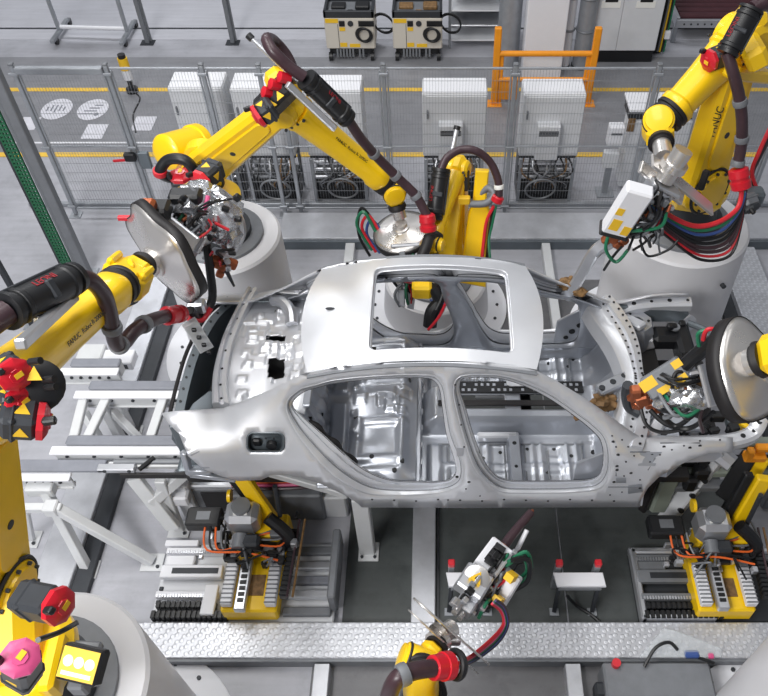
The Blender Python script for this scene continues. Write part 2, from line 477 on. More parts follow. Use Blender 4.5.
slab('floor_strip', WX(346, 5.9, .1) - .05, WX(346, 5.9, .1) + .05, 4.9, ya - .03, 0, .10, FRM, .005)
slab('floor_strip', WX(551, 5.9, .1) - .045, WX(551, 5.9, .1) + .045, 4.9, ya - .03, 0, .10, FRM, .005)
# ================================================================== CAR BODY
YC = 3.54
car = thing('car_shell', 'bare silver sheet metal saloon car body without doors in the middle of the cell', 'car body', (.0, YC, .86))
TOP = [(161, 413, .50), (175, 411, .50), (192, 410, .49), (223, 408, .48), (245, 400, .48), (272, 389, .478), (290, 380, .476), (306, 373, .475), (340, 366.5, .475), (380, 363.5, .475),
       (430, 362, .475), (480, 363, .475), (512, 365.5, .475), (535, 370.5, .475), (555, 380, .482), (580, 395, .51), (605, 412, .55), (625, 427, .585), (640, 437, .61), (660, 438.5, .63), (690, 437, .65), (720, 436.5, .655), (733, 437.5, .655)]
TOP3 = [W(a, b, Y=YC - h) for a, b, h in TOP]
def lerp_tab(xs, ys, x):
    if x <= xs[0]: return ys[0]
    for i in range(len(xs) - 1):
        if x <= xs[i + 1]: return ys[i] + (ys[i + 1] - ys[i]) * (x - xs[i]) / (xs[i + 1] - xs[i])
    return ys[-1]
TX = [p.x for p in TOP3]; TZ = [p.z for p in TOP3]; TH = [t[2] for t in TOP]
def zt(X): return sum(lerp_tab(TX, TZ, X + d) for d in (-.06, -.03, 0, .03, .06)) / 5
ht = lambda X: lerp_tab(TX, TH, X)
def hw(X, z):
    """half width of the body side"""
    t, h = zt(X), ht(X)
    zb = min(1.42, t - .17)
    if z > t: return h - (z - t) * 3
    if z >= zb:
        u = (z - zb) / (t - zb); p = 2.2 - 1.05 * sstep(1.68, 1.95, t)
        return h + (.755 - h) * (1 - u ** p)
    w = .755 + .012 * sstep(zb - .03, zb - .12, z) - .006 * sstep(1.16, 1.06, z) - .03 * sstep(.97, .9, z)
    return w
def side_hit(px, py, inset=0.):
    d = ray(px, py); lo = None; t0 = (2.4 - CO.z) / d.z; t1 = (.75 - CO.z) / d.z
    f = lambda t: (YC - (CO.y + d.y * t)) - (hw(CO.x + d.x * t, CO.z + d.z * t) - inset)
    N = 60; ta = t0; fa = f(ta)
    for k in range(1, N + 1):
        tb = t0 + (t1 - t0) * k / N; fb = f(tb)
        if fa > 0 >= fb:
            for _ in range(26):
                tm = (ta + tb) / 2
                if f(tm) > 0: ta = tm
                else: tb = tm
            return CO + d * tb
        ta, fa = tb, fb
    return CO + d * t1
def mir(p): return V((p.x, 2 * YC - p.y, p.z))
def both(vs, fs, name, m, solid=0., off=-1, parent=car, angle=40, label=None):
    out = []
    for side in (0, 1):
        b = MB(); b.add([mir(v) for v in vs] if side else vs, [f[::-1] for f in fs] if side else fs)
        o = b.build(name, m, parent, angle=angle, solid=solid, off=off); out.append(o)
    return out
# outline of the outer body side
LOWR = [(733, 452), (709, 453), (690, 460), (672, 469), (659, 477), (648, 488), (641, 500), (640, 507), (560, 507.5), (460, 508), (362, 507.5), (357, 503), (348, 497), (334, 490), (318, 483), (302, 478), (286, 475), (272, 475), (261, 480), (238, 481), (223, 477), (203, 469), (188, 456), (179, 434), (169, 424)]
OUT = densify([(t[0], t[1]) for t in TOP] + LOWR, 6)
def loop_pairs(pairs, n=5):
    """closed smooth loops through paired points"""
    I = [V((a, b, 0)) for a, b, _, _ in pairs]; O = [V((c, d, 0)) for _, _, c, d in pairs]
    def cl(P):
        m = len(P); r = []
        for i in range(m):
            p0, p1, p2, p3 = P[i - 1], P[i], P[(i + 1) % m], P[(i + 2) % m]
            for k in range(n):
                t = k / n
                r.append((.5 * ((2 * p1) + (p2 - p0) * t + (2 * p0 - 5 * p1 + 4 * p2 - p3) * t * t + (3 * p1 - p0 - 3 * p2 + p3) * t ** 3)).to_2d())
        return r
    return cl(I), cl(O)
REAR = [(292, 404, 286, 404), (303, 392, 299, 389.5), (318, 387, 316, 384.5), (334, 383, 333, 380), (367, 379.2, 367, 376.2), (400, 377.4, 400, 374.4), (423, 377.4, 424, 374.4), (434, 380, 437, 377), (440, 389, 444.5, 388),
        (443, 409, 448, 408), (447, 435, 453, 434), (455, 460, 463, 460), (456, 473, 463, 480), (449, 479.5, 454, 489), (436, 482, 439, 493.5), (418, 481.5, 419, 495.5), (396, 480.6, 398, 496), (378, 476, 370, 494.5), (359, 466, 349, 486), (341, 451, 328, 471), (319, 431, 309, 450), (303, 417, 293, 427)]
FRONT = [(461, 379.5, 457, 378.5), (468, 377.6, 466, 374.8), (479, 377, 479, 374), (500, 378, 501, 375), (523, 385, 525, 381.5), (549, 398, 552, 394), (575, 416, 578, 412), (592, 430, 597, 426), (601, 441, 607, 438), (603.5, 456, 611, 455), (600, 474, 610, 473), (588, 479.6, 600, 488.5), (566, 480.6, 572, 493), (544, 481, 544, 493.6), (524, 481, 521, 493.6), (508, 480, 502, 492.5), (495, 474.6, 488, 484.5), (483, 459, 474, 468), (472.5, 433, 465, 443), (465, 407, 457, 413), (459.5, 390, 453, 390)]
ri, ro = loop_pairs(REAR); fi, fo = loop_pairs(FRONT)
flap = [(265.5 + x, 442.3 + y) for x, y in rrect(37, 19, 6, 5)]
vs2, fs2 = tri_panel(OUT, [ro, fo, flap], 7)
SF = [side_hit(p.x, p.y) for p in vs2]
fs2 = [f if ((SF[f[1]] - SF[f[0]]).cross(SF[f[2]] - SF[f[0]])).y < 0 else f[::-1] for f in fs2]
sides = both(SF, fs2, 'side_panel', STL, .014, -1)
# stepped door rebates
def rebate(inn, out, name):
    n = len(inn)
    R = []
    for fr, dp in ((0., 0.), (.1, .006), (.34, .03), (.42, .046), (.72, .052), (.78, .07), (1., .074), (1.02, .12)):
        R.append([side_hit(*(o + (i - o) * fr), dp) for i, o in zip(inn, out)])
    m = MB(); m.rings(R, closed_caps=False)
    return m
for nm, a, b in (('rear_door_opening', ri, ro), ('front_door_opening', fi, fo)):
    m = rebate(a, b, nm); both(m.v, m.f, nm, STL, .006, 0)
def seal_line(inn, out, fr, dp, r, nm, mm):
    L = [side_hit(*(o + (i - o) * fr), dp) for i, o in zip(inn, out)]
    for sd in (0, 1):
        P_ = [mir(p) for p in L] if sd else L; rs = []
        for i in range(len(P_)):
            t = (P_[(i + 1) % len(P_)] - P_[i - 1]).normalized(); y = V((0, 1, 0)).cross(t)
            y = y.normalized() if y.length > 1e-4 else V((0, 0, 1)); z = t.cross(y)
            rs.append([P_[i] + (y * math.cos(a) + z * math.sin(a)) * r for a in (PI / 3 * k for k in range(6))])
        m = MB(); m.rings(rs, loop=True); m.build(nm, mm, car)
for a, b in ((ri, ro), (fi, fo)):
    seal_line(a, b, .36, .030, .0045, 'rebate_edge', GRY)
    seal_line(a, b, .99, .076, .005, 'door_flange_edge', DGR)
# inner side structure behind the outer skin
INN = densify([(300, 381), (340, 370), (430, 366), (512, 369), (535, 374), (580, 399), (605, 416), (640, 441), (700, 440), (690, 456), (659, 474), (640, 490), (638, 503), (500, 505), (366, 504), (340, 488), (312, 476), (286, 462), (262, 428), (262, 405)], 6)
vs3, fs3 = tri_panel(INN, [ri, fi], 9)
S3 = [side_hit(p.x, p.y, .125) for p in vs3]
fs3 = [f if ((S3[f[1]] - S3[f[0]]).cross(S3[f[2]] - S3[f[0]])).y < 0 else f[::-1] for f in fs3]
both(S3, fs3, 'inner_side_panel', STLD, .01, 0)
# fuel filler pocket
for side in (0, 1):
    if side: continue
    R = [[side_hit(265.5 + (x - 265.5) * k, 442.3 + (y - 442.3) * k, d) for x, y in flap] for k, d in ((1.04, -.003), (.98, -.004), (.95, .004), (.9, .05), (.86, .06))]
    m = MB(); m.rings(R, closed_caps=False); m.add(R[-1], [tuple(range(len(flap)))])
    fp = m.build('fuel_filler_pocket', STLB, car, solid=.003)
    m = MB(); c = side_hit(272, 443, .045); m.cyl(c, c + V((0, -.03, .0)), .034, n=20); c2 = side_hit(257, 442, .045); m.box(c2, (.055, .03, .07), .01); m.build('filler_neck', BLK, fp)
    m = MB()
    for q in (266, 274): c = side_hit(q, 438, .02); m.cyl(c, c + V((0, -.006, 0)), .008, n=10)
    each(m, 'filler_bolt', DGR, fp)
# weld bolts and drainage holes along the sill and hinge post
m = MB()
for q in list(range(372, 632, 22)):
    c = side_hit(q, 499.5 + (q % 3) * .8, -.001); m.cyl(c + V((0, .004, 0)), c + V((0, -.002, 0)), .008 + .003 * (q % 2), n=10)
for (a, b) in ((618, 455), (617, 466), (617, 470), (631, 473), (640, 488), (614, 482), (690, 448), (664, 447), (613, 442), (457, 477), (469, 482), (652, 455), (700, 446)):
    c = side_hit(a, b, -.001); m.cyl(c + V((0, .004, 0)), c + V((0, -.002, 0)), .011, n=10)
each(m, 'drain_hole', BLK, car)
m = MB(); m.rings([[side_hit(a, b, d) for a, b in ((179, 432), (203, 437), (197, 449), (188, 454))] for d in (.01, -.003)]); m.rings([[side_hit(a, b, d) for a, b in ((190, 455), (199, 451), (210, 468), (203, 469))] for d in (.01, -.003)]); each(m, 'tail_lamp_seat', STLD, sides[0])
m = MB()
for pl in ([(640, 452), (662, 452), (655, 466), (638, 466)], [(628, 486), (642, 484), (643, 492), (628, 494)], [(616, 478), (626, 478), (626, 483), (616, 483)], [(456, 448), (464, 448), (463, 456), (457, 456)]):
    m.rings([[side_hit(a, b, d) for a, b in pl] for d in (.01, -.004)])
each(m, 'pressed_patch', STLD, car)
# sill flange
m = MB(); a, b = side_hit(362, 506), side_hit(642, 506)
vsx = []
for p in (a, b): vsx += [p + V((0, .0, 0)), p + V((0, .035, -.012)), p + V((0, .035, .10)), p + V((0, .004, .02))]
both(vsx, [(0, 1, 5, 4), (1, 2, 6, 5), (2, 3, 7, 6), (3, 0, 4, 7), (3, 2, 1, 0), (4, 5, 6, 7)], 'sill_flange', ALU)
# rear quarter underside pieces
m = MB()
for (a, b, c2, d2, w) in ((184, 452, 190, 474, .05), (190, 474, 236, 479, .04), (186, 440, 196, 440, .03)):
    m.bar(side_hit(a, b, .05), side_hit(c2, d2, .05), w, .04, .006)
m.box(side_hit(226, 474, .03), (.05, .03, .035), .006); m.box(side_hit(200, 470, .05), (.16, .06, .05), .008)
both(m.v, m.f, 'bumper_bracket', STLD)

# ------------------------------------------------------------------ roof
HT = .468
def roof_z(X, s): return 2.112 - .2 * (X + .05) ** 2 + .055 * (1 - (s / .475) ** 2)
rx0, rx1 = WX(306, YC - .475, 2.05), WX(537, YC - .475, 2.05)
ol = []
for k in range(25): s = -HT + 2 * HT * k / 24; ol.append((rx1 + .075 * (1 - (s / HT) ** 2), s))
for k in range(25): s = HT - 2 * HT * k / 24; ol.append((rx0 - .08 * (1 - (s / HT) ** 2), s))
ol = densify(ol, .05)
hx0, hx1 = -.435, .475
hole = [(.02 + x, -.006 + s) for x, s in rrect(hx1 - hx0, .755, .05, 5)]; hole = densify(hole, .05)
v2, f2 = tri_panel(ol, [hole], .055)
m = MB(); m.add([V((p.x, YC + p.y, roof_z(p.x, p.y))) for p in v2], f2)
f2f = [f if ((m.v[f[1]] - m.v[f[0]]).cross(m.v[f[2]] - m.v[f[0]])).z > 0 else f[::-1] for f in f2]
m.f = f2f; rp = m.build('roof_panel', STL, car, angle=80)
m = MB(); R = []
for k, dz in ((1., 0), (.985, -.004), (.975, -.03), (.95, -.032)):
    R.append([V((.02 + (x - .02) * k, YC - .006 + (s + .006) * k, roof_z(x, s) + dz)) for x, s in hole])
m.rings(R, closed_caps=False); m.build('sunroof_frame', STL, rp, solid=.004)
m = MB(); c = V((WX(328, 3.6, 2.1), 3.62, roof_z(-.7, .08) + .001)); c = W(330, 308.5, z=roof_z(-.66, .1))
m.prism([(.03 * math.cos(a), .011 * math.sin(a)) for a in (2 * PI * k / 20 for k in range(20))], Matrix.Translation(c), .004); m.build('antenna_hole', DGR, rp)
# roof ditches (dark joint) under the roof edge
dv = []
for k in range(41):
    X = rx0 + (rx1 - rx0) * k / 40
    dv.append(V((X, YC - .475 - .004, 2.112 - .2 * (X + .05) ** 2 - .012)))
m = MB()
for k in range(40): m.bar(dv[k], dv[k + 1], .05, .008)
both(m.v, m.f, 'roof_ditch', GRY)
# header under front and rear roof edge, roof bows
def arc_band(name, fn, prof, mm, n=28, parent=car, angle=40):
    """fn(u) -> point; prof = offsets (dx, dz) of the section"""
    rs = []
    for k in range(n + 1):
        p = fn(k / n); rs.append([p + V((a, 0, b)) for a, b in prof])
    b = MB(); b.rings(rs); return b.build(name, mm, parent, angle=angle)
sx = lambda u: -.46 + .92 * u
arc_band('front_header', lambda u: V((rx1 - .02 + .075 * (1 - (sx(u) / HT) ** 2), YC + sx(u), roof_z(rx1, sx(u)) - .05)), [(-.07, -.02), (.02, -.03), (.02, .005), (-.07, .01)], STLD)
arc_band('rear_header', lambda u: V((rx0 + .05 - .08 * (1 - (sx(u) / HT) ** 2), YC + sx(u), roof_z(rx0, sx(u)) - .05)), [(-.045, -.03), (.07, -.02), (.07, .01), (-.045, .0)], STLD)

# ------------------------------------------------------------------ floor, tunnel, seats
def field(name, x0, x1, s0, s1, base, L, mm, nx=70, ny=50, solid=.01, skip=None, parent=car, holes=None):
    m = MB(); m.grid(lambda u, v: V((x0 + (x1 - x0) * u, YC + s0 + (s1 - s0) * v, base(x0 + (x1 - x0) * u, s0 + (s1 - s0) * v) + emb(x0 + (x1 - x0) * u, s0 + (s1 - s0) * v, L))), nx, ny)
    if skip: m.f = [f for f in m.f if not skip(sum((m.v[i].x for i in f)) / 4, sum((m.v[i].y for i in f)) / 4 - YC)]
    return m.build(name, mm, parent, solid=solid, off=-1, angle=50)
rnd = random.Random(3)
FL = []
for sg in (-1, 1):
    for X in (.18, .24, .30, .36, .70, .76, .95, 1.02): FL.append((X, sg * .43, .012, .2, .012, .008))
    for X, s, a, b in ((.44, .40, .05, .16), (.85, .50, .05, .14), (.85, .30, .05, .05), (1.12, .42, .05, .2), (.12, .55, .04, .1), (.10, .32, .03, .07)): FL.append((X, sg * s, a, b, -.015, .012))
    FL.append((.62, sg * .44, .6, .035, .015, .015)); FL.append((-.02, sg * .45, .045, .2, .03, .015)); FL.append((1.0, sg * .60, .3, .012, .012, .008))
def floor_base(X, s):
    z = .885 + .55 * sstep(1.12, 1.5, X) ** 1.2 * .9
    z += .17 * sstep(.20, .14, abs(s - .04)) * sstep(-.2, 0., X) * (1 - .0 * X)
    return z
fp_ = field('floor_pan', -.16, 1.40, -.70, .70, floor_base, FL, STLD, 130, 100, skip=lambda X, s: (.06 < X < .5 and -.03 < s < .10) or (.62 < X < 1.05 and -.04 < s < .11))
m = MB()
for sg in (-1, 1):
    for (X, s, r) in ((.27, .56, .011), (.33, .36, .012), (.66, .28, .011), (.79, .48, .012), (.98, .34, .013), (1.1, .6, .012), (.2, .25, .01), (.13, .5, .016), (.4, .58, .012), (.9, .56, .014), (.72, .6, .012), (1.05, .52, .012), (.46, .3, .012), (.86, .27, .012), (1.15, .3, .018), (.03, .62, .014), (.55, .64, .01)):
        z = floor_base(X, sg * s) + emb(X, sg * s, FL); m.cyl((X, YC + sg * s, z - .01), (X, YC + sg * s, z + .0025), r * 1.15, n=12)
each(m, 'floor_plug', BLK, fp_)
for sg in (-1, 1):
    m = MB(); m.prism([(-.055, 0), (.055, 0), (.035, .075), (-.035, .075)], frame((.56, YC + sg * .43, .89), (1, 0, 0), (0, -1, 0)), .5, .006)
    sc = m.build('seat_crossmember', STLD, car)
    m = MB(); m.cyl((.56, YC + sg * .48, .95), (.56, YC + sg * .48, .9665), .013, n=12); m.cyl((.56, YC + sg * .28, .95), (.56, YC + sg * .28, .9665), .016, n=12); each(m, 'bolt_hole', BLK, sc)
    m = MB(); m.box((.44, YC + sg * .20, .93), (.30, .055, .07), .012); m.build('seat_rail_bracket', STL, car)
    m = MB(); m.prism([(-.05, 0), (.05, 0), (.045, .12), (-.02, .12)], frame((.55, YC + sg * .655, .89), (0, sg * 1., 0), (1, 0, 0)).copy(), 1.5, .006) if False else m.box((.5, YC + sg * .655, .95), (1.55, .07, .12), .012)
    m.build('inner_sill', STLD, car)
# perforated dark bridge over the open tunnel
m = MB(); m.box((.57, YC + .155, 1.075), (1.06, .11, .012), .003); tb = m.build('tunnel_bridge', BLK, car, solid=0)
m = MB()
for k in range(22):
    for j in range(2):
        if rnd.random() < .75: m.box((.1 + .045 * k + .01 * j, YC + .125 + .05 * j, 1.082), (.022, .024, .004), .001)
each(m, 'punched_hole', STLD, tb)
m = MB(); m.prism(rrect(.2, .075, .03), Matrix.Translation((.62, YC + .19, 1.09)), .008); m.build('cover_plate', STL, tb)
m = MB(); m.box((.5, YC + .01, 1.068), (1.0, .05, .02), .006); m.build('tunnel_flange', BLR, car)
# heel board, rear seat pan, seat back, parcel shelf
SP = [(-.42, -.36, .19, .19, .045, .03), (-.42, .36, .19, .19, .045, .03), (-.42, -.36, .13, .13, -.03, .02), (-.42, .36, .13, .13, -.03, .02), (-.2, 0, .07, .6, .02, .02), (-.72, -.3, .06, .25, .04, .02), (-.72, .3, .06, .25, .04, .02)]
for k in range(7): SP.append((-.42 + rnd.uniform(-.2, .2), rnd.uniform(-.12, .12), rnd.uniform(.02, .06), rnd.uniform(.02, .07), rnd.choice((-.02, .02)), .012))
for k in range(4):
    for sg in (-1, 1): SP.append((-.62 + .05 * (k % 2), sg * (.12 + .07 * k), .02, .02, .03, .012))
def seat_base(X, s): return 1.02 + .10 * sstep(-.12, -.3, X) - .05 * sstep(-.3, -.8, X) + .03 * math.cos(s * 9) + .03 * math.exp(-(s / .1) ** 2) - .07 * sstep(.6, .7, abs(s))
sp = field('rear_seat_pan', -.84, -.15, -.70, .70, seat_base, SP, STLD, 70, 110)
m = MB()
for (X, s) in ((-.46, -.52), (-.6, -.15), (-.25, -.55), (-.30, -.62), (-.22, .2), (-.5, .5)):
    z = seat_base(X, s) + emb(X, s, SP); m.cyl((X, YC + s, z - .02), (X, YC + s, z + .004), .017, n=12)
each(m, 'seat_pan_hole', BLK, sp)
m = MB(); m.box((-.14, YC, .95), (.035, 1.36, .16), .008); hb = m.build('heel_board', STLD, car)
m = MB()
for k in range(9): m.box((-.119, YC - .6 + .15 * k, .95), (.012, .05, .06), .004)
each(m, 'heel_board_rib', STL, hb)
m = MB()
BK = [(0, -.45 + .15 * k, .25, .045, .022, .012) for k in range(7)] + [(.12, -.3, .03, .1, .02, .01), (.12, .3, .03, .1, .02, .01), (-.1, 0, .04, .3, .02, .01)]
m.grid(lambda u, v: V((-.80 - .18 * u + emb(-.3 + .6 * u, -.66 + 1.32 * v, BK), YC + (-.66 + 1.32 * v) * (1 - .18 * u), 1.02 + .62 * u)), 40, 90)
sb = m.build('rear_bulkhead', STLD, car, solid=.01)
m = MB()
for (u, s) in ((.4, -.5), (.55, -.35), (.3, -.2), (.7, -.48), (.62, .1), (.45, .3)):
    m.cyl((-.80 - .18 * u + .0, YC + s, 1.02 + .62 * u), (-.80 - .18 * u + .032, YC + s, 1.02 + .62 * u), .014, n=10)
each(m, 'bulkhead_hole', BLK, sb)
m = MB(); m.tube([side_hit(a, b, .13) for a, b in ((309, 421), (318, 429), (328, 438), (338, 447), (346, 456), (356, 463))], lambda t: .016 + .018 * math.sin(t * 9) ** 2, 8); m.build('seal_strip', BLR, car)
# parcel shelf with pressings
SH = []
for k in range(14):
    X = rnd.uniform(-1.36, -.95); s = rnd.uniform(-.42, .42); SH.append((X, s, rnd.uniform(.03, .09), rnd.uniform(.03, .09), rnd.choice((-.016, .014, .018)), .014))
for k in range(8): SH.append((-1.33 + .02 * (k % 2), -.44 + .12 * k, .035, .03, .015, .012))
for k in range(7): SH.append((-1.02 + .03 * (k % 3), -.40 + .13 * k, .025, .035, -.014, .012))
SH += [(-1.06, .02, .05, .06, -.03, .01), (-1.06, -.16, .06, .08, -.03, .01), (-1.1, .38, .08, .07, .04, .015)]
def shelf_base(X, s): return 1.60 + .06 * sstep(-1.2, -.9, X) + .03 * math.cos(s * 3) - .02
hA = lambda X, s: abs(X + 1.12 + .1 * s) < .055 and -.19 < s < -.02
hB = lambda X, s: abs(X + 1.15) < .07 and .13 < s < .185
hC = lambda X, s: abs(X + 1.16) < .04 and .44 < s < .475
sh = field('parcel_shelf', -1.44, -.86, -.52, .56, shelf_base, SH, STL, 80, 120, skip=lambda X, s: hA(X, s) or hB(X, s) or hC(X, s))
m = MB(); m.box((-.855, YC, 1.66), (.05, .95, .03), .006); m.build('shelf_flange', STLD, sh)
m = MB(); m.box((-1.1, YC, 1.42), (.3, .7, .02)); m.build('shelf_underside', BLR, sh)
m = MB(); m.tube([(-1.2, YC + .50, 1.66), (-1.12, YC + .44, 1.70), (-1.06, YC + .36, 1.69), (-1.04, YC + .26, 1.66)], .045, 10); m.tube([(-1.0, YC + .52, 1.68), (-.92, YC + .54, 1.72), (-.8, YC + .53, 1.76)], .035, 10)
each(m, 'shelf_reinforcement', ALU, sh)
# curved rear window sill (between shelf and boot opening)
IN_ = [(229, 404), (226, 383), (231, 349), (243, 316), (257, 289)]; OU_ = [(212, 404), (213, 374), (222, 338), (235, 310), (247, 288)]
def band(IN_, OU_, z, name, mm, drop, lift=.02, m2=None):
    P = smooth_path([W(a, b, z=z) for a, b in IN_], 6); Q = smooth_path([W(a, b, z=z) for a, b in OU_], 6)
    rs = []
    for p, q in zip(P, Q):
        d = q - p
        rs.append([p + V((0, 0, -drop)), p + V((0, 0, .01)), p + d * .25 + V((0, 0, lift)), p + d * .33 + V((0, 0, lift - .025)), p + d * .5 + V((0, 0, lift - .025)), p + d * .58 + V((0, 0, lift)), p + d * .85 + V((0, 0, lift * .8)), q, q + V((0, 0, -drop))])
    b = MB(); b.rings(rs); o = b.build(name, mm, car, angle=30)
    b = MB()
    for i in range(2, len(P) - 1, 3):
        c = P[i] + (Q[i] - P[i]) * .42 + V((0, 0, lift - .028)); b.cyl(c, c + V((0, 0, .005)), .009, n=10)
    each(b, 'clip_hole', BLK, o); return o
band(IN_, OU_, 1.64, 'rear_window_sill', STL, .05)
# boot: floor, tail panel, inner sides
field('boot_floor', -1.80, -1.0, -.62, .62, lambda X, s: 1.12, [(-1.5, 0, .2, .3, -.06, .03)] + [(-1.15 - .1 * k, 0, .015, .5, .015, .01) for k in range(3)], STLB, 40, 40)
m = MB(); R = []
tp = [V((-1.60, YC + .60, 0)), V((-1.72, YC + .42, 0)), V((-1.79, YC + .1, 0)), V((-1.80, YC - .2, 0)), V((-1.79, YC - .48, 0))]
TPs = smooth_path(tp, 6)
for p in TPs: R.append([V((p.x + .0, p.y, 1.14)), V((p.x - .03, p.y, 1.3)), V((p.x + .02, p.y, 1.48)), V((p.x + .05, p.y, 1.57)), V((p.x + .11, p.y, 1.56)), V((p.x + .08, p.y, 1.14))])
m.rings(R); tl = m.build('tail_panel', STLB, car)
m = MB()
for i in range(1, len(TPs), 2): m.cyl((TPs[i].x + .075, TPs[i].y, 1.55), (TPs[i].x + .075, TPs[i].y, 1.572), .009, n=10)
each(m, 'tail_panel_hole', BLK, tl)
m = MB(); m.tube([p + V((.03, 0, 1.585)) for p in tp], .014, 8); m.build('boot_seal_flange', BLR, tl)
m = MB(); m.prism([(0, 0), (.30, .0), (.26, .22), (.16, .26), (.06, .16)], frame((-1.70, YC - .50, 1.50), (1, .1, 0)), .03, .006); bg = m.build('boot_gutter', STLB, car)
m = MB()
for k in range(4): m.cyl((-1.66 + .06 * k, YC - .47 + .03 * k, 1.514), (-1.66 + .06 * k, YC - .47 + .03 * k, 1.519), .012, n=10)
each(m, 'gutter_hole', BLK, bg)
m = MB(); m.box((-1.45, YC - .56, 1.38), (.6, .03, .4), .01); m.box((-1.45, YC + .58, 1.38), (.4, .03, .4), .01); each(m, 'boot_side', STLB, car)

# ------------------------------------------------------------------ cowl, dash, engine bay
IC = [(634, 384), (636, 372), (629, 352), (619, 334), (607, 317), (596, 299)]; OC = [(640, 386), (643, 374), (640, 352), (634, 332), (624, 314), (611, 297)]
CI = [W(a - 8, b, z=1.5) for a, b in IC]; CQ = [W(a, b, z=1.5) for a, b in OC]
PQ = sorted([(a, b) for a, b in zip(CI, CQ) if a.y >= YC - .08], key=lambda t: -t[0].y)
PQ += [(mir(a), mir(b)) for a, b in reversed(PQ) if a.y > YC + .12]
CI, CQ = [a for a, b in PQ], [b for a, b in PQ]
P, Q = smooth_path(CI, 6), smooth_path(CQ, 6); rs = []
for p, q in zip(P, Q):
    d = q - p; rs.append([p + V((-.05, 0, -.16)), p + V((-.03, 0, -.03)), p + V((0, 0, .0)), p + d * .3 + V((0, 0, .02)), p + d * .55 + V((0, 0, .012)), p + d * .6 + V((0, 0, .03)), q + V((0, 0, .02)), q + V((0, 0, -.12))])
b = MB(); b.rings(rs); cw = b.build('windscreen_cowl', STL, car, angle=30)
b = MB()
for i in range(1, len(P) - 1, 2):
    for fr in (.42, .85):
        c = P[i] + (Q[i] - P[i]) * fr + V((0, 0, .014 if fr < .6 else .026)); b.cyl(c, c + V((0, 0, .005)), .009, n=10)
each(b, 'cowl_hole', BLK, cw)
m = MB(); DBF = [(0, -.5 + .14 * k, .12, .04, .02, .01) for k in range(8)] + [(.2, 0, .04, .4, .02, .01)]
m.grid(lambda u, v: V((1.34 + .05 * u - .05 * (2 * v - 1) ** 2 + emb(-.3 + .6 * u, -.62 + 1.24 * v, DBF), YC - .62 + 1.24 * v, 1.0 + .46 * u)), 40, 80)
m.build('bulkhead_panel', STLD, car, solid=.01)
# kick panels with punched holes on both sides of the footwell
m = MB(); m.prism([(0, 0), (.42, 0), (.42, .46), (.25, .5), (0, .3)], frame((.93, YC + .655, .98), (1, 0, 0), (0, -1, 0)), .02, .005)
kp = both(m.v, m.f, 'kick_panel', STLD)
m = MB()
for (a, b_, r) in ((1.02, 1.1, .02), (1.06, 1.17, .026), (1.11, 1.24, .024), (1.16, 1.32, .03), (1.22, 1.16, .02), (1.27, 1.25, .02), (1.12, 1.06, .018)): m.cyl((a, YC + .643, b_), (a, YC + .639, b_), r, n=12)
each(m, 'kick_panel_hole', BLK, kp[1])
# perforated dash carrier beam
DB = [W(452, 396, z=1.30), W(520, 386, z=1.34), W(600, 372, z=1.40)]
# strut towers
for sg in (1, -1):
    m = MB(); c = V((1.50, YC + sg * .50, 1.14))
    m.lathe(c, (0, 0, 1), [(0, .19), (.16, .165), (.26, .135), (.30, .115), (.30, .05), (.27, .045)], 8, .3)
    st = m.build('strut_tower', STLD, car)
    m = MB()
    for k in range(3): a = 2 * PI * k / 3; m.cyl(c + V((.085 * math.cos(a), .085 * math.sin(a), .295)), c + V((.085 * math.cos(a), .085 * math.sin(a), .306)), .011, n=10)
    m.cyl(c + V((0, 0, .27)), c + V((0, 0, .274)), .04, n=16); each(m, 'strut_hole', BLK, st)
    fr_ = [W(626, 346, z=1.22), W(650, 341, z=1.28), W(672, 334, z=1.30), W(690, 321, z=1.27)]
    if sg < 0: fr_ = [mir(p) for p in fr_]
    m = MB(); m.tube(fr_, lambda t: .082 - .02 * t, 8); lr = m.build('front_rail', ALU, car)
    m = MB(); m.prism([(-.04, -.03), (.52, -.03), (.56, .05), (.5, .10), (.0, .13)], frame((1.36, YC + sg * .615, 1.36), (1, 0, 0), (0, -sg, 0)), .05, .01); m.build('wheelhouse_panel', STLB if sg > 0 else STLD, car)
    # fender rail along the top
    pts = [W(636, 445, Y=YC - .60), W(665, 444, Y=YC - .63), W(700, 443.5, Y=YC - .64), W(732, 441, Y=YC - .63), W(752, 434, Y=YC - .58), W(760, 420, Y=YC - .52)]
    if sg > 0: pts = [mir(p) for p in pts[:4]]
    S = smooth_path(pts, 5); rs = []
    for i, p in enumerate(S):
        t = (S[min(i + 1, len(S) - 1)] - S[max(i - 1, 0)]).normalized(); y = V((0, 0, 1)).cross(t).normalized()
        rs.append([p + y * a + V((0, 0, b2)) for a, b2 in ((-.045, -.04), (.045, -.04), (.05, .02), (.03, .035), (-.03, .035), (-.05, .02))])
    m = MB(); m.rings(rs); fr = m.build('fender_rail', STL, car)
    m = MB()
    for i in range(2, len(S), 3): m.cyl(S[i] + V((0, 0, .03)), S[i] + V((0, 0, .0385)), .012 + .005 * (i % 2), n=10)
    each(m, 'rail_hole', BLK, fr)
    m = MB(); m.bar((1.38, YC + sg * .60, 1.40), (1.52, YC + sg * .40, 1.48), .09, .05, .012); m.build('strut_brace', STL, car)
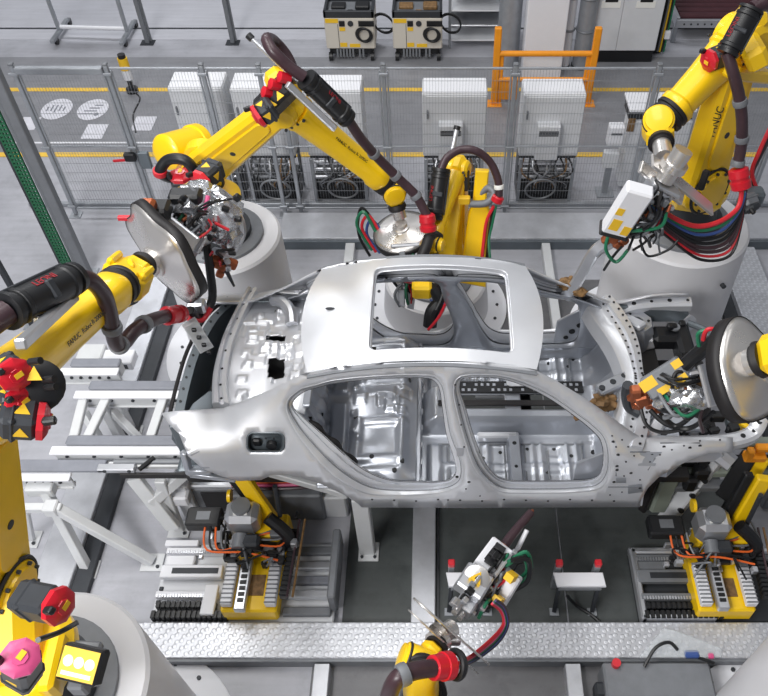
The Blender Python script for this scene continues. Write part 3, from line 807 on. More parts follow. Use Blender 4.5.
# dark plastic front carrier beside the far rail
m = MB(); o0 = V((1.84, YC + .36, 1.32))
m.box(o0, (.12, .34, .18), .03); m.box(o0 + V((.05, -.28, -.05)), (.09, .26, .16), .02); m.box(o0 + V((-.12, .08, .0)), (.2, .16, .14), .03)
for k in range(9): m.box(o0 + V((rnd.uniform(-.14, .08), rnd.uniform(-.36, .2), .09 + rnd.uniform(-.02, .03))), (.05, .05, .05), .01)
fcar = m.build('front_carrier', BLK, car)
m = MB(); m.cyl(o0 + V((-.06, .1, .09)), o0 + V((-.06, .1, .105)), .04, n=16); m.build('carrier_cap', GRY, fcar)
m = MB(); m.tube([o0 + V((.06, .18, .06)), o0 + V((.2, .1, .05)), o0 + V((.32, -.02, .02)), o0 + V((.40, -.12, 0))], .024, 8); m.tube([o0 + V((.2, .1, .05)), o0 + V((.22, -.02, -.05))], .02, 8); m.build('front_crossbar', STLB, car)
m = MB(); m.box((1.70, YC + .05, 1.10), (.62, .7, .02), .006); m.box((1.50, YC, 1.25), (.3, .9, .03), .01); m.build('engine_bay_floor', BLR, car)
m = MB(); m.bar((2.02, YC - .5, 1.32), (2.02, YC + .5, 1.32), .05, .07, .01); m.build('bumper_beam', STLB, car)
m = MB()
for k in range(16):
    X = rnd.uniform(1.42, 2.0); m.box((X, YC - rnd.uniform(.36, .52), rnd.uniform(1.34, 1.46)), (rnd.uniform(.04, .1), rnd.uniform(.03, .07), rnd.uniform(.03, .07)), .008, Matrix.Rotation(rnd.uniform(0, 1), 3, 'Z'))
each(m, 'engine_bay_fitting', BLK, car)
m = MB(); m.prism([(0, 0), (.36, .0), (.34, .1), (.22, .16), (.0, .15)], frame((1.42, YC - .50, 1.42), (1, 0, 0)), .04, .01); m.build('inner_wing', STLD, car)
m = MB(); m.bar(W(598, 392, z=1.44), W(640, 372, z=1.46), .1, .06, .012); m.bar(W(634, 388, z=1.46), W(648, 418, z=1.44), .08, .06, .012); sbk = each(m, 'side_bracket', STLD, car)
m = MB()
for k in range(3):
    c = W(602 + 11 * k, 388 - 6 * k, z=1.475); m.cyl(c, c + V((0, 0, .008)), .022, n=14)
each(m, 'bracket_hole', DGR, sbk[0])

# stiffening seams on the floor and bulkhead, hole rows on the pillars
m = MB()
for sg in (-1, 1):
    for X, s0, s1 in ((.08, .25, .6), (.49, .25, .6), (.64, .25, .6), (.80, .3, .62), (1.06, .25, .6)):
        z = floor_base(X, sg * s0); m.bar((X, YC + sg * s0, z + .004), (X, YC + sg * s1, z + .004), .010, .006)
    for s_ in (.24, .60): m.bar((0, YC + sg * s_, .890), (1.08, YC + sg * s_, .890), .010, .006)
each(m, 'floor_seam', MATS['mid_grey'], fp_)
m = MB()
for (a, b) in ((459, 405), (461, 425), (464, 447), (455, 385), (612, 436), (616, 447), (622, 440), (628, 447), (634, 456), (650, 462), (626, 462), (640, 480), (624, 476), (660, 455), (672, 450), (684, 446), (700, 441), (720, 440), (448, 500), (466, 489), (480, 496), (610, 495), (622, 492)):
    c = side_hit(a, b, -.001); m.cyl(c + V((0, .004, 0)), c + V((0, -.002, 0)), .006, n=8)
each(m, 'locating_hole', BLK, sides[0])
m = MB()
for (a, b, c2, d2) in ((616, 446, 616, 476), (630, 452, 650, 452), (648, 470, 655, 458), (608, 487, 640, 487), (660, 443, 700, 443)):
    m.bar(side_hit(a, b, -.002), side_hit(c2, d2, -.002), .006, .006)
each(m, 'panel_seam', GRY, sides[0])
# ================================================================== ROBOTS
P3 = lambda px, py, Y: W(px, py, Y=Y)
def pedestal(label, x, y, r, h, fr):
    t = thing('robot_pedestal', label, 'pedestal', (x, y, 0), 'white robot pedestals')
    m = MB(); m.lathe((x, y, 0), (0, 0, 1), [(.02, r * 1.06), (.1, r * 1.05), (h - .02, r), (h, r - .02)], 56); m.build('drum', PED, t)
    m = MB(); m.lathe((x, y, 0), (0, 0, 1), [(0, fr), (.03, fr), (.035, fr - .01), (.035, r * .9)], 56); fl = m.build('foot_flange', WHT, t)
    m = MB()
    for k in range(20):
        a = 2 * PI * k / 20; c = V((x + math.cos(a) * (fr + r) / 2 * 1.02, y + math.sin(a) * (fr + r) / 2 * 1.02, .035)); m.cyl(c, c + V((0, 0, .012)), .016, n=6)
    each(m, 'anchor_bolt', DGR, fl)
    m = MB(); m.lathe((x, y, h), (0, 0, 1), [(0, r * .72), (.03, r * .72), (.035, r * .7), (.035, .02)], 40); m.build('mounting_plate', MATS['mid_grey'], t)
    m = MB(); m.cyl((x + r * .5, y - r * .9, h - .25), (x + r * .52, y - r * .96, h - .25), .02, n=12); m.build('drum_port', DGR, t)
    return t
def motor(root, p0, p1, r, cap=RED, body=DGR, sticker=True):
    p0, p1 = V(p0), V(p1); d = (p1 - p0).normalized(); L = (p1 - p0).length
    m = MB(); m.bar(p0, p1 - d * r * .5, r * 1.7, r * 1.7, r * .25); m.bar(p0 + d * L * .2, p0 + d * L * .35, r * 1.85, r * 1.85, r * .2)
    b = m.build('motor', body, root)
    m = MB(); m.lathe(p1 - d * r * .55, d, [(0, r * 1.05), (r * .32, r * 1.05), (r * .5, r * .72), (r * .55, r * .45), (r * .62, r * .42)], 8, PI / 8); m.build('motor_cap', cap, b, angle=20)
    F = frame(p1 - d * r * .4, d); y = F.col[1].xyz; z = F.col[2].xyz
    m = MB(); m.box(p1 + d * r * .08 + y * r * .1, (r * .06, r * .5, r * .32), 0, F.to_3x3()); m.build('motor_label', STK, b)
    m = MB(); m.bar(p1 - d * r * .3 - y * r * .6 + z * r * .7, p1 + d * r * .35 - y * r * .6 + z * r * .9, r * .4, r * .4, r * .08); m.build('connector', BLK, b)
    if sticker:
        c = p0 + (p1 - p0) * .45; m = MB()
        for n_, u_ in ((z, y), (y, z), (-y, z)):
            T = frame(c + n_ * (r * .855), d, n_); m.prism([(-r * .38, -r * .32), (r * .38, -r * .32), (0, r * .38)], T, .003)
        each(m, 'warning_triangle', STK, b)
    return b
def hose(root, pts, r, bands=(), name='hose', m_=None, bm=None, n=12):
    b = MB(); b.tube(pts, r, n, 8); o = b.build(name, m_ or HOSE, root)
    S = smooth_path(pts, 8)
    for f in bands:
        i = min(len(S) - 2, max(1, int(f * (len(S) - 1)))); t = (S[i + 1] - S[i - 1]).normalized()
        k = MB(); k.lathe(S[i] - t * r * .55, t, [(0, r * .98), (.02 * r, r * 1.22), (r * .35, r * 1.28), (r * .75, r * 1.28), (r * 1.08, r * 1.22), (r * 1.1, r * .98)], 16); k.build('hose_band', bm or GRY, o)
    return o
def sleeve(root, p, q, r, txt=True):
    p, q = V(p), V(q); d = (q - p).normalized(); L = (q - p).length
    m = MB(); pr = [(0, r * .7), (.0, r * 1.12), (L * .06, r * 1.12), (L * .07, r * .95), (L * .12, r * .95), (L * .13, r * 1.08), (L * .18, r * 1.08), (L * .2, r)]
    pr += [(L * .78, r), (L * .8, r * 1.1), (L * .86, r * 1.1), (L * .87, r * .9), (L * .92, r * .9), (L * .93, r * 1.05), (L, r * 1.0), (L, r * .7)]
    m.lathe(p, d, pr, 20)
    o = m.build('hose_sleeve', BLK, root, angle=25)
    tc = (CO - (p + q) / 2).normalized(); n = (tc - d * tc.dot(d)).normalized(); sd = n.cross(d)
    m = MB(); m.bar(p + d * L * .45 + n * r * .9, p + d * L * .55 + n * r * .9, r * 1.2, r * .35, r * .1, up=n); m.bar(p + d * L * .02 + sd * r * 1.05, p + d * L * .9 + sd * r * 1.05, r * .2, r * .4, r * .05, up=n)
    each(m, 'sleeve_strap', DGR, o)
    if txt:
        nn = (n * .75 + sd * (.66 if sd.z > 0 else -.66)).normalized(); dd = d if d.x > 0 else -d
        F = frame((p + q) / 2 - dd * L * .0 + nn * (r * 1.012), dd, nn)
        part_text('LEONI', F, r * .62, DRD, 'lettering', o, 'CENTER')
    return o
def shield(root, c, ax, R, depth, wav=.0, band=0., rot=0., mm=None, nl=3, wide=1.):
    """dished spatter shield with a wavy rim"""
    F = frame(c, ax); x, y, z = F.col[0].xyz, F.col[1].xyz, F.col[2].xyz; n = 60
    rad = lambda a: R * (1 + wav * math.sin(nl * a + rot) + wav * .5 * math.sin(5 * a + 1 + rot))
    ring = lambda k, h, da=0: [V(c) + x * h + (y * math.cos(a) * wide + z * math.sin(a)) * (rad(a) * k + da) for a in (2 * PI * i / n for i in range(n))]
    m = MB(); m.rings([ring(.16, -depth * 1.0), ring(.3, -depth * .92), ring(.6, -depth * .55), ring(.85, -depth * .2), ring(1., 0)], closed_caps=False)
    o = m.build('spatter_shield', mm or CHR, root, solid=.006)
    if band:
        m = MB(); m.rings([ring(1., -.004, .004), ring(1., band, .002)], closed_caps=False); m.build('shield_rim_band', BLR, o, solid=.006)
    m = MB(); m.lathe(V(c) - x * (depth + .05), x, [(0, R * .24), (.03, R * .24), (.035, R * .3), (.06, R * .3), (.065, R * .2)], 28); m.build('shield_hub', CHR, o)
    return o
def robot(label, spec):
    B, P, E, Wr, H = [V(spec[k]) for k in ('base', 'piv', 'elb', 'wri', 'hand')]
    t = thing('welding_robot', label, 'robot', B, 'yellow six axis robots'); k = spec.get('k', 1.)
    S = (E - P).cross(Wr - E).normalized()
    if S.dot(CO - E) < 0: S = -S
    A = (E - P).normalized(); Fd = (Wr - E).normalized(); Z = V((0, 0, 1))
    head = V((P.x - B.x, P.y - B.y, 0)); head = head.normalized() if head.length > .05 else V((Fd.x, Fd.y, 0)).normalized()
    zb = P.z - B.z
    # base and turret
    m = MB(); m.lathe(B + Z * .002, Z, [(0, .36 * k), (.05, .36 * k), (.06, .30 * k), (zb * .42, .25 * k), (zb * .45, .28 * k)], 32); m.build('base', DGR, t)
    m = MB(); m.lathe(B + Z * (zb * .45), Z, [(0, .31 * k), (.05, .33 * k), (.12 * k, .33 * k), (.16 * k, .27 * k)], 36)
    c = (B + Z * zb * .7 + P) / 2
    m.bar(B + Z * zb * .66 - head * .12, P - Z * .05 + head * .02, .46 * k, .44 * k, .07, up=Z)
    sd = spec.get('arm_side', .0)
    m.lathe(P - S * .27 * k, S, [(0, .17 * k), (.03, .22 * k), (.16 * k, .235 * k), (.18 * k, .2 * k)], 32)
    tu = m.build('turret', YEL, t)
    # lower arm, slightly waisted, with raised edge and bolted joint rings
    L = (E - P).length; F = frame(P, A, S); w = .20 * k
    aw = spec.get('aw', 1.)
    m = MB(); m.prism(capsule(L, .235 * k * aw, .165 * k * aw, 12), F, w, .03)
    arm = m.build('lower_arm', YEL, t)
    m = MB(); Fo = F.copy(); Fo.translation = P + S * (w / 2 + .004) + A * .02
    q = capsule(L * .52, .12 * k * aw, .09 * k * aw, 8); q = [(a + L * .24, b) for a, b in q]; m.prism(q, Fo, .022, .008); m.build('arm_rib', YEL, arm)
    m = MB(); m.lathe(P + S * (w / 2 - .01), S, [(0, .205 * k), (.035, .2 * k), (.04, .17 * k), (.055, .165 * k), (.06, .05)], 36); m.build('joint_cover', YEL, arm)
    m = MB(); m.torus(P + S * (w / 2 + .012), S, .215 * k, .012, 40, 6); m.build('joint_seal', BLR, arm)
    m = MB()
    for i in range(10):
        a = 2 * PI * i / 10; yv, zv = F.col[0].xyz, F.col[1].xyz; cc = P + S * (w / 2 + .03) + (yv * math.cos(a) + zv * math.sin(a)) * .186 * k; m.cyl(cc, cc + S * .016, .011, n=6)
    each(m, 'joint_bolt', DGR, arm)
    m = MB(); cc = P + A * L * .42 + S * (w / 2 - .002); m.cyl(cc, cc + S * .02, .028 * k, n=14); m.build('arm_port', DGR, arm)
    # elbow casting
    r1 = .155 * k; up = S.cross(Fd)
    if up.z < 0: up = -up
    m = MB(); m.bar(E - Fd * .20 * k + up * .03, E + Fd * .17 * k + up * .02, .29 * k, .30 * k, .05, up=up)
    m.lathe(E - S * .18 * k, S, [(0, .12 * k), (.02, .16 * k), (.32 * k, .16 * k), (.36 * k, .12 * k)], 28)
    eb = m.build('elbow_housing', YEL, t)
    m = MB()
    for i in range(4):
        for j in (-1, 1):
            cc = E + Fd * (.15 * k) + up * (.02 + (-.12 + .08 * i) * k) + S * j * .143 * k; m.cyl(cc, cc + S * j * .014, .011, n=6)
    each(m, 'housing_bolt', DGR, eb)
    # forearm
    p0 = E + Fd * .14 * k + up * .02; p1 = Wr - Fd * .17 * k; Lf = (p1 - p0).length
    m = MB(); rs = []; FF = frame(p0, Fd, up); yv, zv = FF.col[1].xyz, FF.col[2].xyz
    for f, r in ((0, 1.02), (.04, 1.02), (.07, .92), (.5, .78), (.86, .72), (.9, .84), (.985, .84), (1, .8)):
        rs.append([p0 + (p1 - p0) * f + (yv * math.copysign(abs(math.cos(a)) ** .72, math.cos(a)) + zv * math.copysign(abs(math.sin(a)) ** .72, math.sin(a))) * r1 * r for a in (2 * PI * i / 28 for i in range(28))])
    m.rings(rs); fa = m.build('forearm', YEL, t)
    tc = (CO - (p0 + p1) / 2).normalized(); n = (tc - Fd * tc.dot(Fd)).normalized(); dd = Fd if Fd.x > 0 else -Fd
    yl = spec.get('text_up', .35); sdv = n.cross(dd)
    cen = p0 + (p1 - p0) * .53; rr = r1 * .83
    nn = (n * math.cos(yl) - sdv * math.sin(yl) * (1 if sdv.z > 0 else -1)).normalized()
    if spec.get('text', True): part_text('FANUC  Robot R-2000iC', frame(cen + nn * rr * 1.10, dd, nn), .042 * k, BLK, 'lettering', fa, 'CENTER')
    m = MB(); m.lathe(p1 - Fd * .005, Fd, [(0, r1 * .7), (.004, r1 * .9), (.03, r1 * .93), (.035, r1 * .84), (.055, r1 * .84), (.06, r1 * .92), (.085, r1 * .9), (.09, r1 * .6)], 28); m.build('wrist_collar', BLR, t)
    # wrist
    wx = spec.get('wax'); wx = V(wx).normalized() if wx else S
    wx = (wx - Fd * wx.dot(Fd)).normalized()
    boxw = spec.get('boxw')
    m = MB(); m.bar(Wr - Fd * .09 * k, Wr + Fd * (.12 if boxw else .05) * k, (.30 if boxw else .23) * k, .21 * k, .05 if not boxw else .03, up=wx)
    if boxw:
        y_ = wx.cross(Fd)
        for j in (-1, 1): m.bar(Wr - Fd * .07 * k + y_ * j * .115 * k + wx * .11 * k, Wr + Fd * .10 * k + y_ * j * .115 * k + wx * .11 * k, .05 * k, .06 * k, .015, up=wx)
        m.bar(Wr - Fd * .06 * k + wx * .10 * k - y_ * .09 * k, Wr - Fd * .06 * k + wx * .10 * k + y_ * .09 * k, .04, .05 * k, .012, up=wx)
        m.bar(Wr + Fd * .01 * k + wx * .10 * k - y_ * .02 * k, Wr + Fd * .08 * k + wx * .10 * k + y_ * .04 * k, .03, .05 * k, .012, up=wx)
    else: m.lathe(Wr - wx * .13 * k, wx, [(0, .09 * k), (.015, .122 * k), (.24 * k, .122 * k), (.26 * k, .11 * k)], 28)
    wr = m.build('wrist', YEL, t)
    if boxw: wx = -wx
    m = MB(); m.lathe(Wr + wx * .125 * k, wx, [(0, .118 * k), (.012, .118 * k), (.02, .104 * k), (.035, .10 * k), (.04, .06 * k)], 28); m.build('wrist_cover', YEL, wr)
    m = MB(); m.torus(Wr + wx * .126 * k, wx, .117 * k, .008, 32, 6); m.build('wrist_seal', BLR, wr)
    Hd = (H - Wr).normalized(); Lh = (H - Wr).length
    m = MB(); m.bar(Wr + Hd * .04, Wr + Hd * min(Lh * .7, .2 * k), .21 * k, .19 * k, .04, up=wx); m.build('hand', YEL, t)
    m = MB(); m.lathe(Wr + Hd * min(Lh * .68, .19 * k), Hd, [(0, .095 * k), (.03, .1 * k), (.032, .085 * k), (.05, .085 * k)], 24); m.build('hand_seal', BLR, t)
    m = MB(); m.cyl(Wr + Hd * min(Lh * .68, .2 * k), H, .07 * k, n=24); m.build('tool_flange', CHR, t)
    return t
def cables(root, sets, name='cable'):
    for mm, r, pts in sets:
        b = MB(); b.tube(pts, r, 7, 7); b.build(name, mm, root)
rg = random.Random(11)
def gun(label, O, X, up, L, k=1., arm_tip=None, group='spot welding guns', sticker=(), trafo=True):
    """spot welding gun, local x towards the electrode"""
    F = frame(O, X, up); T = lambda x, y, z: F @ V((x, y, z)); R3 = F.to_3x3()
    t = thing('welding_gun', label, 'welding gun', O, group)
    m = MB(); m.box(T(.0, 0, 0), (.03, .26 * k, .22 * k), .008, R3); m.box(T(.09, .09 * k, 0), (.16, .03, .16 * k), .006, R3); m.box(T(.09, -.09 * k, 0), (.16, .03, .16 * k), .006, R3)
    br = m.build('bracket', ALU, t)
    m = MB()
    for a in (-.1, -.04, .04, .1): m.cyl(T(.014, a * k, .08 * k), T(.024, a * k, .08 * k), .009, n=6); m.cyl(T(.014, a * k, -.08 * k), T(.024, a * k, -.08 * k), .009, n=6)
    each(m, 'bracket_bolt', DGR, br)
    if trafo:
        m = MB(); m.box(T(L * .42, .07 * k, .05 * k), (L * .34, .13 * k, .14 * k), .015, R3); tr = m.build('transformer', WHT, t)
        m = MB(); m.box(T(L * .36, .07 * k, .1215 * k), (L * .09, .075 * k, .004), 0, R3); m.box(T(L * .50, .07 * k, .1215 * k), (L * .07, .07 * k, .004), 0, R3); m.box(T(L * .36, .1365 * k, .05 * k), (L * .1, .004, .07 * k), 0, R3); each(m, 'warning_label', STK, tr)
        m = MB(); m.box(T(L * .60, .07 * k, .05 * k), (.02, .14 * k, .15 * k), .006, R3); m.box(T(L * .25, .07 * k, .05 * k), (.02, .14 * k, .15 * k), .006, R3); each(m, 'transformer_end', BLK, tr)
    m = MB(); m.cyl(T(L * .16, -.07 * k, .04 * k), T(L * .44, -.07 * k, .04 * k), .05 * k, n=18); m.box(T(L * .2, -.07 * k, .04 * k), (L * .06, .13 * k, .13 * k), .012, R3); sc = m.build('servo_cylinder', MATS['aluminium'], t)
    m = MB(); m.cyl(T(L * .44, -.07 * k, .04 * k), T(L * .60, -.07 * k, .04 * k), .022 * k, n=12); m.build('piston_rod', CHR, sc)
    m = MB(); m.box(T(L * .30, -.07 * k, .095 * k), (L * .1, .07 * k, .008), .002, R3); m.build('rating_plate', LBL, sc)
    # fixed arm and moving arm
    m = MB(); m.prism([(L * .3, -.02), (L * .62, -.03), (L * .80, -.02), (L * .83, .03), (L * .6, .06), (L * .3, .06)], frame(T(0, 0, -.06 * k), F.col[0].xyz, F.col[2].xyz), .05, .01); m.build('fixed_arm', ALU, t)
    m = MB(); m.prism([(L * .55, -.10 * k), (L * .76, -.09 * k), (L * .8, -.04 * k), (L * .55, -.03 * k)], frame(T(0, 0, .04 * k), F.col[0].xyz, F.col[2].xyz), .05, .01); m.build('moving_arm', ALU, t)
    if arm_tip is not None:
        a0 = T(L * .78, 0, 0); tip = V(arm_tip); d = (tip - a0)
        m = MB(); m.tube([a0, a0 + d * .5, tip - d * .12], lambda f: .026 - .008 * f, 12); ea = m.build('electrode_shank', COP, t)
        m = MB(); m.cyl(tip - d * .13, tip, .014, .008, n=12); m.build('electrode_cap', COP, ea)
    m = MB()
    for i in range(30):
        x = rg.uniform(.1, .66) * L; y = rg.uniform(-.14, .15) * k; z = rg.choice((-.1, -.06, .07, .1, .12)) * k
        m.box(T(x, y, z), (rg.uniform(.02, .07), rg.uniform(.018, .05), rg.uniform(.02, .045)), .005, R3)
    for i, o in enumerate(each(m, 'valve_block', ALU, t)):
        if i % 5 in (1, 4): o.data.materials[0] = BLK
        elif i % 5 == 2: o.data.materials[0] = MATS['mid_grey']
    m = MB()
    for i in range(7):
        x = rg.uniform(.1, .5) * L; y = rg.uniform(-.12, .12) * k; c = T(x, y, .1 * k); m.cyl(c, c + R3 @ V((rg.uniform(.02, .06), 0, .03)), .012, n=10)
    each(m, 'hose_fitting', MATS['copper'], t)
    for i in range(14):
        x0 = rg.uniform(.05, .25) * L; x1 = rg.uniform(.45, .78) * L; y0 = rg.uniform(-.12, .14) * k; y1 = rg.uniform(-.1, .1) * k; h = rg.uniform(.11, .2) * k
        mm = (BLK, BLR, BLK, GRN, BLK, REDC, BLR, DGR, BLK, GRY, BLK, HOSE, BLK, BLU)[i]
        m = MB(); m.tube([T(x0, y0, .05), T(x0 + (x1 - x0) * .3, y0 * 1.3, h), T(x0 + (x1 - x0) * .7, y1 * 1.4, h * .9), T(x1, y1, .03)], .008 if i % 3 else .012, 7, 6); m.build('cable', mm, t)
    return t, T

# ---------------- robot behind the boot (left rear)
pedestal('white cylindrical robot pedestal behind the car boot, carrying the large yellow robot', -1.82, 5.02, .5, 1.45, .8)
rA = robot('yellow robot left of centre behind the car, its arm bent over towards the roof', dict(base=(-1.82, 5.02, 1.487), piv=(-1.81, 5.03, 2.1), elb=(-1.055, 4.75, 2.83), wri=(-.36, 4.98, 1.97), hand=(-.30, 4.88, 1.74), wax=(-.25, -.8, .5), text_up=-.3, k=.74, aw=.88))
m = MB(); p, q = P3(163, 153, 5.15), P3(201, 142, 5.5); d = (q - p).normalized()
m.lathe(p, d, [(0, .09), (.015, .125), (.03, .14), (.33, .14), (.335, .155), (.40, .155), (.42, .14), (.44, .06)], 28); cb = m.build('balancer', YEL, rA)
m = MB(); m.cyl(q + d * .02, q + d * .05, .03, n=14); m.build('balancer_plug', LBL, cb)
m = MB(); m.bar(P3(200, 155, 5.25), P3(222, 160, 5.1), .2, .16, .04); m.build('balancer_bracket', YEL, rA)
motor(rA, P3(274, 106, 4.46), P3(255, 119, 4.40), .075)
m = MB(); m.bar(P3(262, 112, 4.56), P3(290, 84, 4.60), .15, .14, .02, up=(0, -.6, .8)); mp = m.build('motor_pack', BLK, rA)
m = MB()
for a, b in ((272, 104), (279, 95)): m.prism([(-.03, -.025), (.03, -.025), (0, .03)], frame(P3(a, b, 4.475), (.7, .1, .5), (0, -.6, .8)), .004)
each(m, 'warning_triangle', STK, mp)
for a, b in ((265, 92), (272, 84), (281, 77)):
    m = MB(); m.lathe(P3(a, b, 4.54), V((-.55, -.3, .35)), [(-.06, .034), (.0, .038), (.012, .038), (.02, .024)], 8); m.build('motor_cap', RED, mp)
m = MB(); m.bar(P3(268, 86, 4.7), P3(286, 72, 4.75), .14, .14, .04); m.build('elbow_cover', YEL, rA)
motor(rA, P3(185, 190, 4.75), P3(180, 172, 4.75), .085)
motor(rA, P3(218, 166, 4.75), P3(198, 184, 4.55), .085, cap=REDC)
hose(rA, [P3(170, 178, 4.75), P3(160, 172, 4.7), P3(168, 160, 4.72), P3(184, 160, 4.7), P3(194, 170, 4.7), P3(198, 182, 4.75)], .04, (.2,), m_=BLK, bm=REDC)
sleeve(rA, P3(306, 79, 4.58), P3(348, 119, 4.66), .066)
hose(rA, [P3(297, 82, 4.75), P3(288, 58, 4.85), P3(275, 42, 4.85), P3(267, 39, 4.7), P3(272, 50, 4.6), P3(288, 66, 4.58), P3(304, 77, 4.58)], .038)
hose(rA, [P3(347, 118, 4.66), P3(362, 140, 4.72), P3(378, 158, 4.8), P3(398, 178, 4.82), P3(416, 196, 4.8), P3(427, 216, 4.74)], .036, (.35, .58, .8))
m = MB(); m.bar(P3(287, 84, 4.46), P3(335, 129, 4.54), .045, .035, .006, up=(0, -.6, .8)); m.build('slide_rail', ALU, rA)
m = MB(); m.cyl(P3(250, 37, 4.85), P3(300, 84, 4.66), .014, n=10); m.build('tension_rod', ALU, rA)
m = MB(); m.cyl(P3(248, 35, 4.855), P3(252, 39, 4.84), .024, n=10); m.build('rod_end', BLK, rA)
m = MB(); a, b = P3(427, 214, 4.74), P3(429, 238, 4.66); dd = (b - a).normalized(); m.lathe(a, dd, [(0, .05), (.01, .062), (.06, .066), (.065, .058), (.09, .058), (.095, .068), (.13, .066), (.14, .05)], 18); m.build('hose_clamp', RED, rA)
hose(rA, [P3(429, 237, 4.66), P3(424, 252, 4.55), P3(414, 272, 4.45)], .045, (), m_=BLR)
# its gun, reaching in through the far rear door opening
gA, T = gun('welding gun inside the far door opening, seen through the roof opening', P3(406, 246, 4.75), (.05, -.62, -.62), (0, -.6, .8), .62, .9, sticker=())
shield(gA, P3(402, 232, 4.86), (.15, .1, -1), .23, .05, .0, .06)
m = MB(); a = P3(406, 276, 4.42); m.cyl(a, a + V((.12, -.05, .02)), .055, n=16); m.build('gun_clamp', RED, gA)
m = MB(); m.box(P3(422, 289, 4.25), (.15, .12, .13), .02); m.build('drive_housing', YEL, gA)
m = MB(); m.tube([P3(433, 286, 4.25), P3(440, 300, 4.2), P3(432, 312, 4.15), P3(430, 326, 4.1)], .055, 10); m.build('gun_arm', BLK, gA)
cables(gA, [(REDC, .012, [P3(420, 276, 4.35), P3(440, 278, 4.25), P3(447, 295, 4.2), P3(440, 315, 4.1), P3(428, 330, 4.05)]), (BLK, .014, [P3(418, 272, 4.4), P3(436, 275, 4.3), P3(443, 292, 4.2), P3(436, 310, 4.1)]), (BLU, .008, [P3(430, 300, 4.2), P3(445, 305, 4.15), P3(434, 325, 4.08)])])
cables(gA, [(GRN, .014, [P3(372, 250, 4.9), P3(357, 225, 4.95), P3(364, 212, 4.95), P3(376, 232, 4.9), P3(388, 250, 4.85)]), (REDC, .013, [P3(376, 252, 4.9), P3(362, 228, 4.95), P3(369, 216, 4.95), P3(382, 236, 4.9), P3(392, 250, 4.85)]), (BLU, .012, [P3(380, 253, 4.9), P3(367, 234, 4.95), P3(372, 220, 4.95), P3(388, 240, 4.9)]), (BLK, .013, [P3(370, 256, 4.95), P3(360, 238, 5.0), P3(358, 222, 5.0), P3(362, 208, 5.0), P3(374, 222, 4.98)])])

# ---------------- robot straight behind the car
pedestal('low white robot pedestal directly behind the roof opening of the car', -.02, 5.60, .5, .42, .72)
rF = robot('yellow robot straight behind the car roof with a looped dark hose', dict(base=(-.02, 5.60, .457), piv=(.20, 5.22, 1.0), elb=(.17, 5.32, 1.90), wri=(-.05, 4.72, 1.62), hand=(-.02, 4.55, 1.5), k=.5, text=False))
# second plate of its arm
m = MB(); a, b = P3(482, 172, 5.3), P3(476, 258, 5.0); m.prism([(-.02, -.055), (.25, -.06), (.35, -.09), (.95, -.13), (.98, .10), (.3, .085), (.24, .05), (-.02, .055)], frame(a, b - a, (0, -.7, .7)), .12, .015); ap = m.build('arm_plate', YEL, rF)
m = MB(); m.prism([(-.03, -.05), (.3, -.06), (.9, -.11), (.95, .10), (.3, .06), (-.03, .04)], frame(P3(461, 176, 5.3), P3(445, 256, 4.95) - P3(461, 176, 5.3), (0, -.7, .7)), .12, .015); m.build('arm_plate', YEL, rF)
m = MB(); m.box(P3(464, 200, 5.1), (.10, .05, .07), .008); m.build('label_box', STK, rF)
m = MB(); m.bar(P3(462, 168, 5.3), P3(462, 190, 5.25), .12, .10, .02); m.build('arm_motor', DGR, rF)
m = MB(); m.cyl(P3(452, 152, 5.35), P3(457, 128, 5.5), .02, n=12); rd = m.build('tension_rod', ALU, rF)
m = MB(); m.cyl(P3(456.5, 130, 5.49), P3(457.5, 126, 5.51), .028, n=12); m.build('rod_end', BLK, rd)
sleeve(rF, P3(441, 168, 5.08), P3(434, 219, 4.86), .068)
hose(rF, [P3(441, 170, 5.08), P3(447, 158, 5.15), P3(460, 150, 5.2), P3(476, 151, 5.2), P3(490, 162, 5.2), P3(498, 180, 5.15), P3(499, 196, 5.1)], .032, (.9,), bm=LBL)
m = MB(); a, b = P3(499, 196, 5.1), P3(494, 206, 5.08); dd = (b - a).normalized(); m.lathe(a, dd, [(0, .04), (.01, .05), (.05, .05), (.06, .035)], 16); m.build('hose_clamp', RED, rF)
hose(rF, [P3(470, 204, 5.1), P3(486, 203, 5.1), P3(494, 194, 5.15), P3(488, 188, 5.2), P3(478, 196, 5.2)], .03, (), m_=GRY)
cables(rF, [(REDC, .015, [P3(494, 206, 5.08), P3(487, 220, 5.05), P3(484, 238, 5.0), P3(482, 258, 4.9)]), (GRN, .012, [P3(496, 206, 5.08), P3(492, 225, 5.05), P3(489, 240, 5.0), P3(490, 258, 4.9)]), (BLK, .013, [P3(493, 206, 5.1), P3(490, 228, 5.05), P3(487, 258, 4.95)])])

# ---------------- robot right rear
pedestal('large white robot pedestal behind the car bonnet on the right', 2.08, 5.19, .56, 1.45, .8)
rD = robot('yellow robot at the upper right with its gun on the far windscreen pillar', dict(base=(2.08, 5.19, 1.487), piv=(1.985, 4.83, 2.1), elb=tuple(P3(742, 40, 4.9)), wri=tuple(P3(658, 126, 4.55)), hand=tuple(P3(664, 158, 4.2)), wax=(-.3, -.6, .65), text=False, k=.86))
motor(rD, P3(730, 52, 4.75), P3(706, 62, 4.65), .07); motor(rD, P3(752, 35, 4.9), P3(741, 26, 4.95), .06)
motor(rD, P3(745, 195, 4.6), P3(752, 212, 4.5), .07, body=MATS['mid_grey'], cap=DGR, sticker=False)
m = MB(); m.bar(P3(700, 190, 4.55), P3(707, 170, 4.6), .05, .05, .01); m.build('arm_stop', BLR, rD)
m = MB(); m.bar(P3(730, 72, 4.6), P3(768, 76, 4.9), .12, .08, .015); m.bar(P3(748, 40, 4.7), P3(756, 60, 4.7), .3, .14, .03); each(m, 'elbow_bracket', YEL, rD)
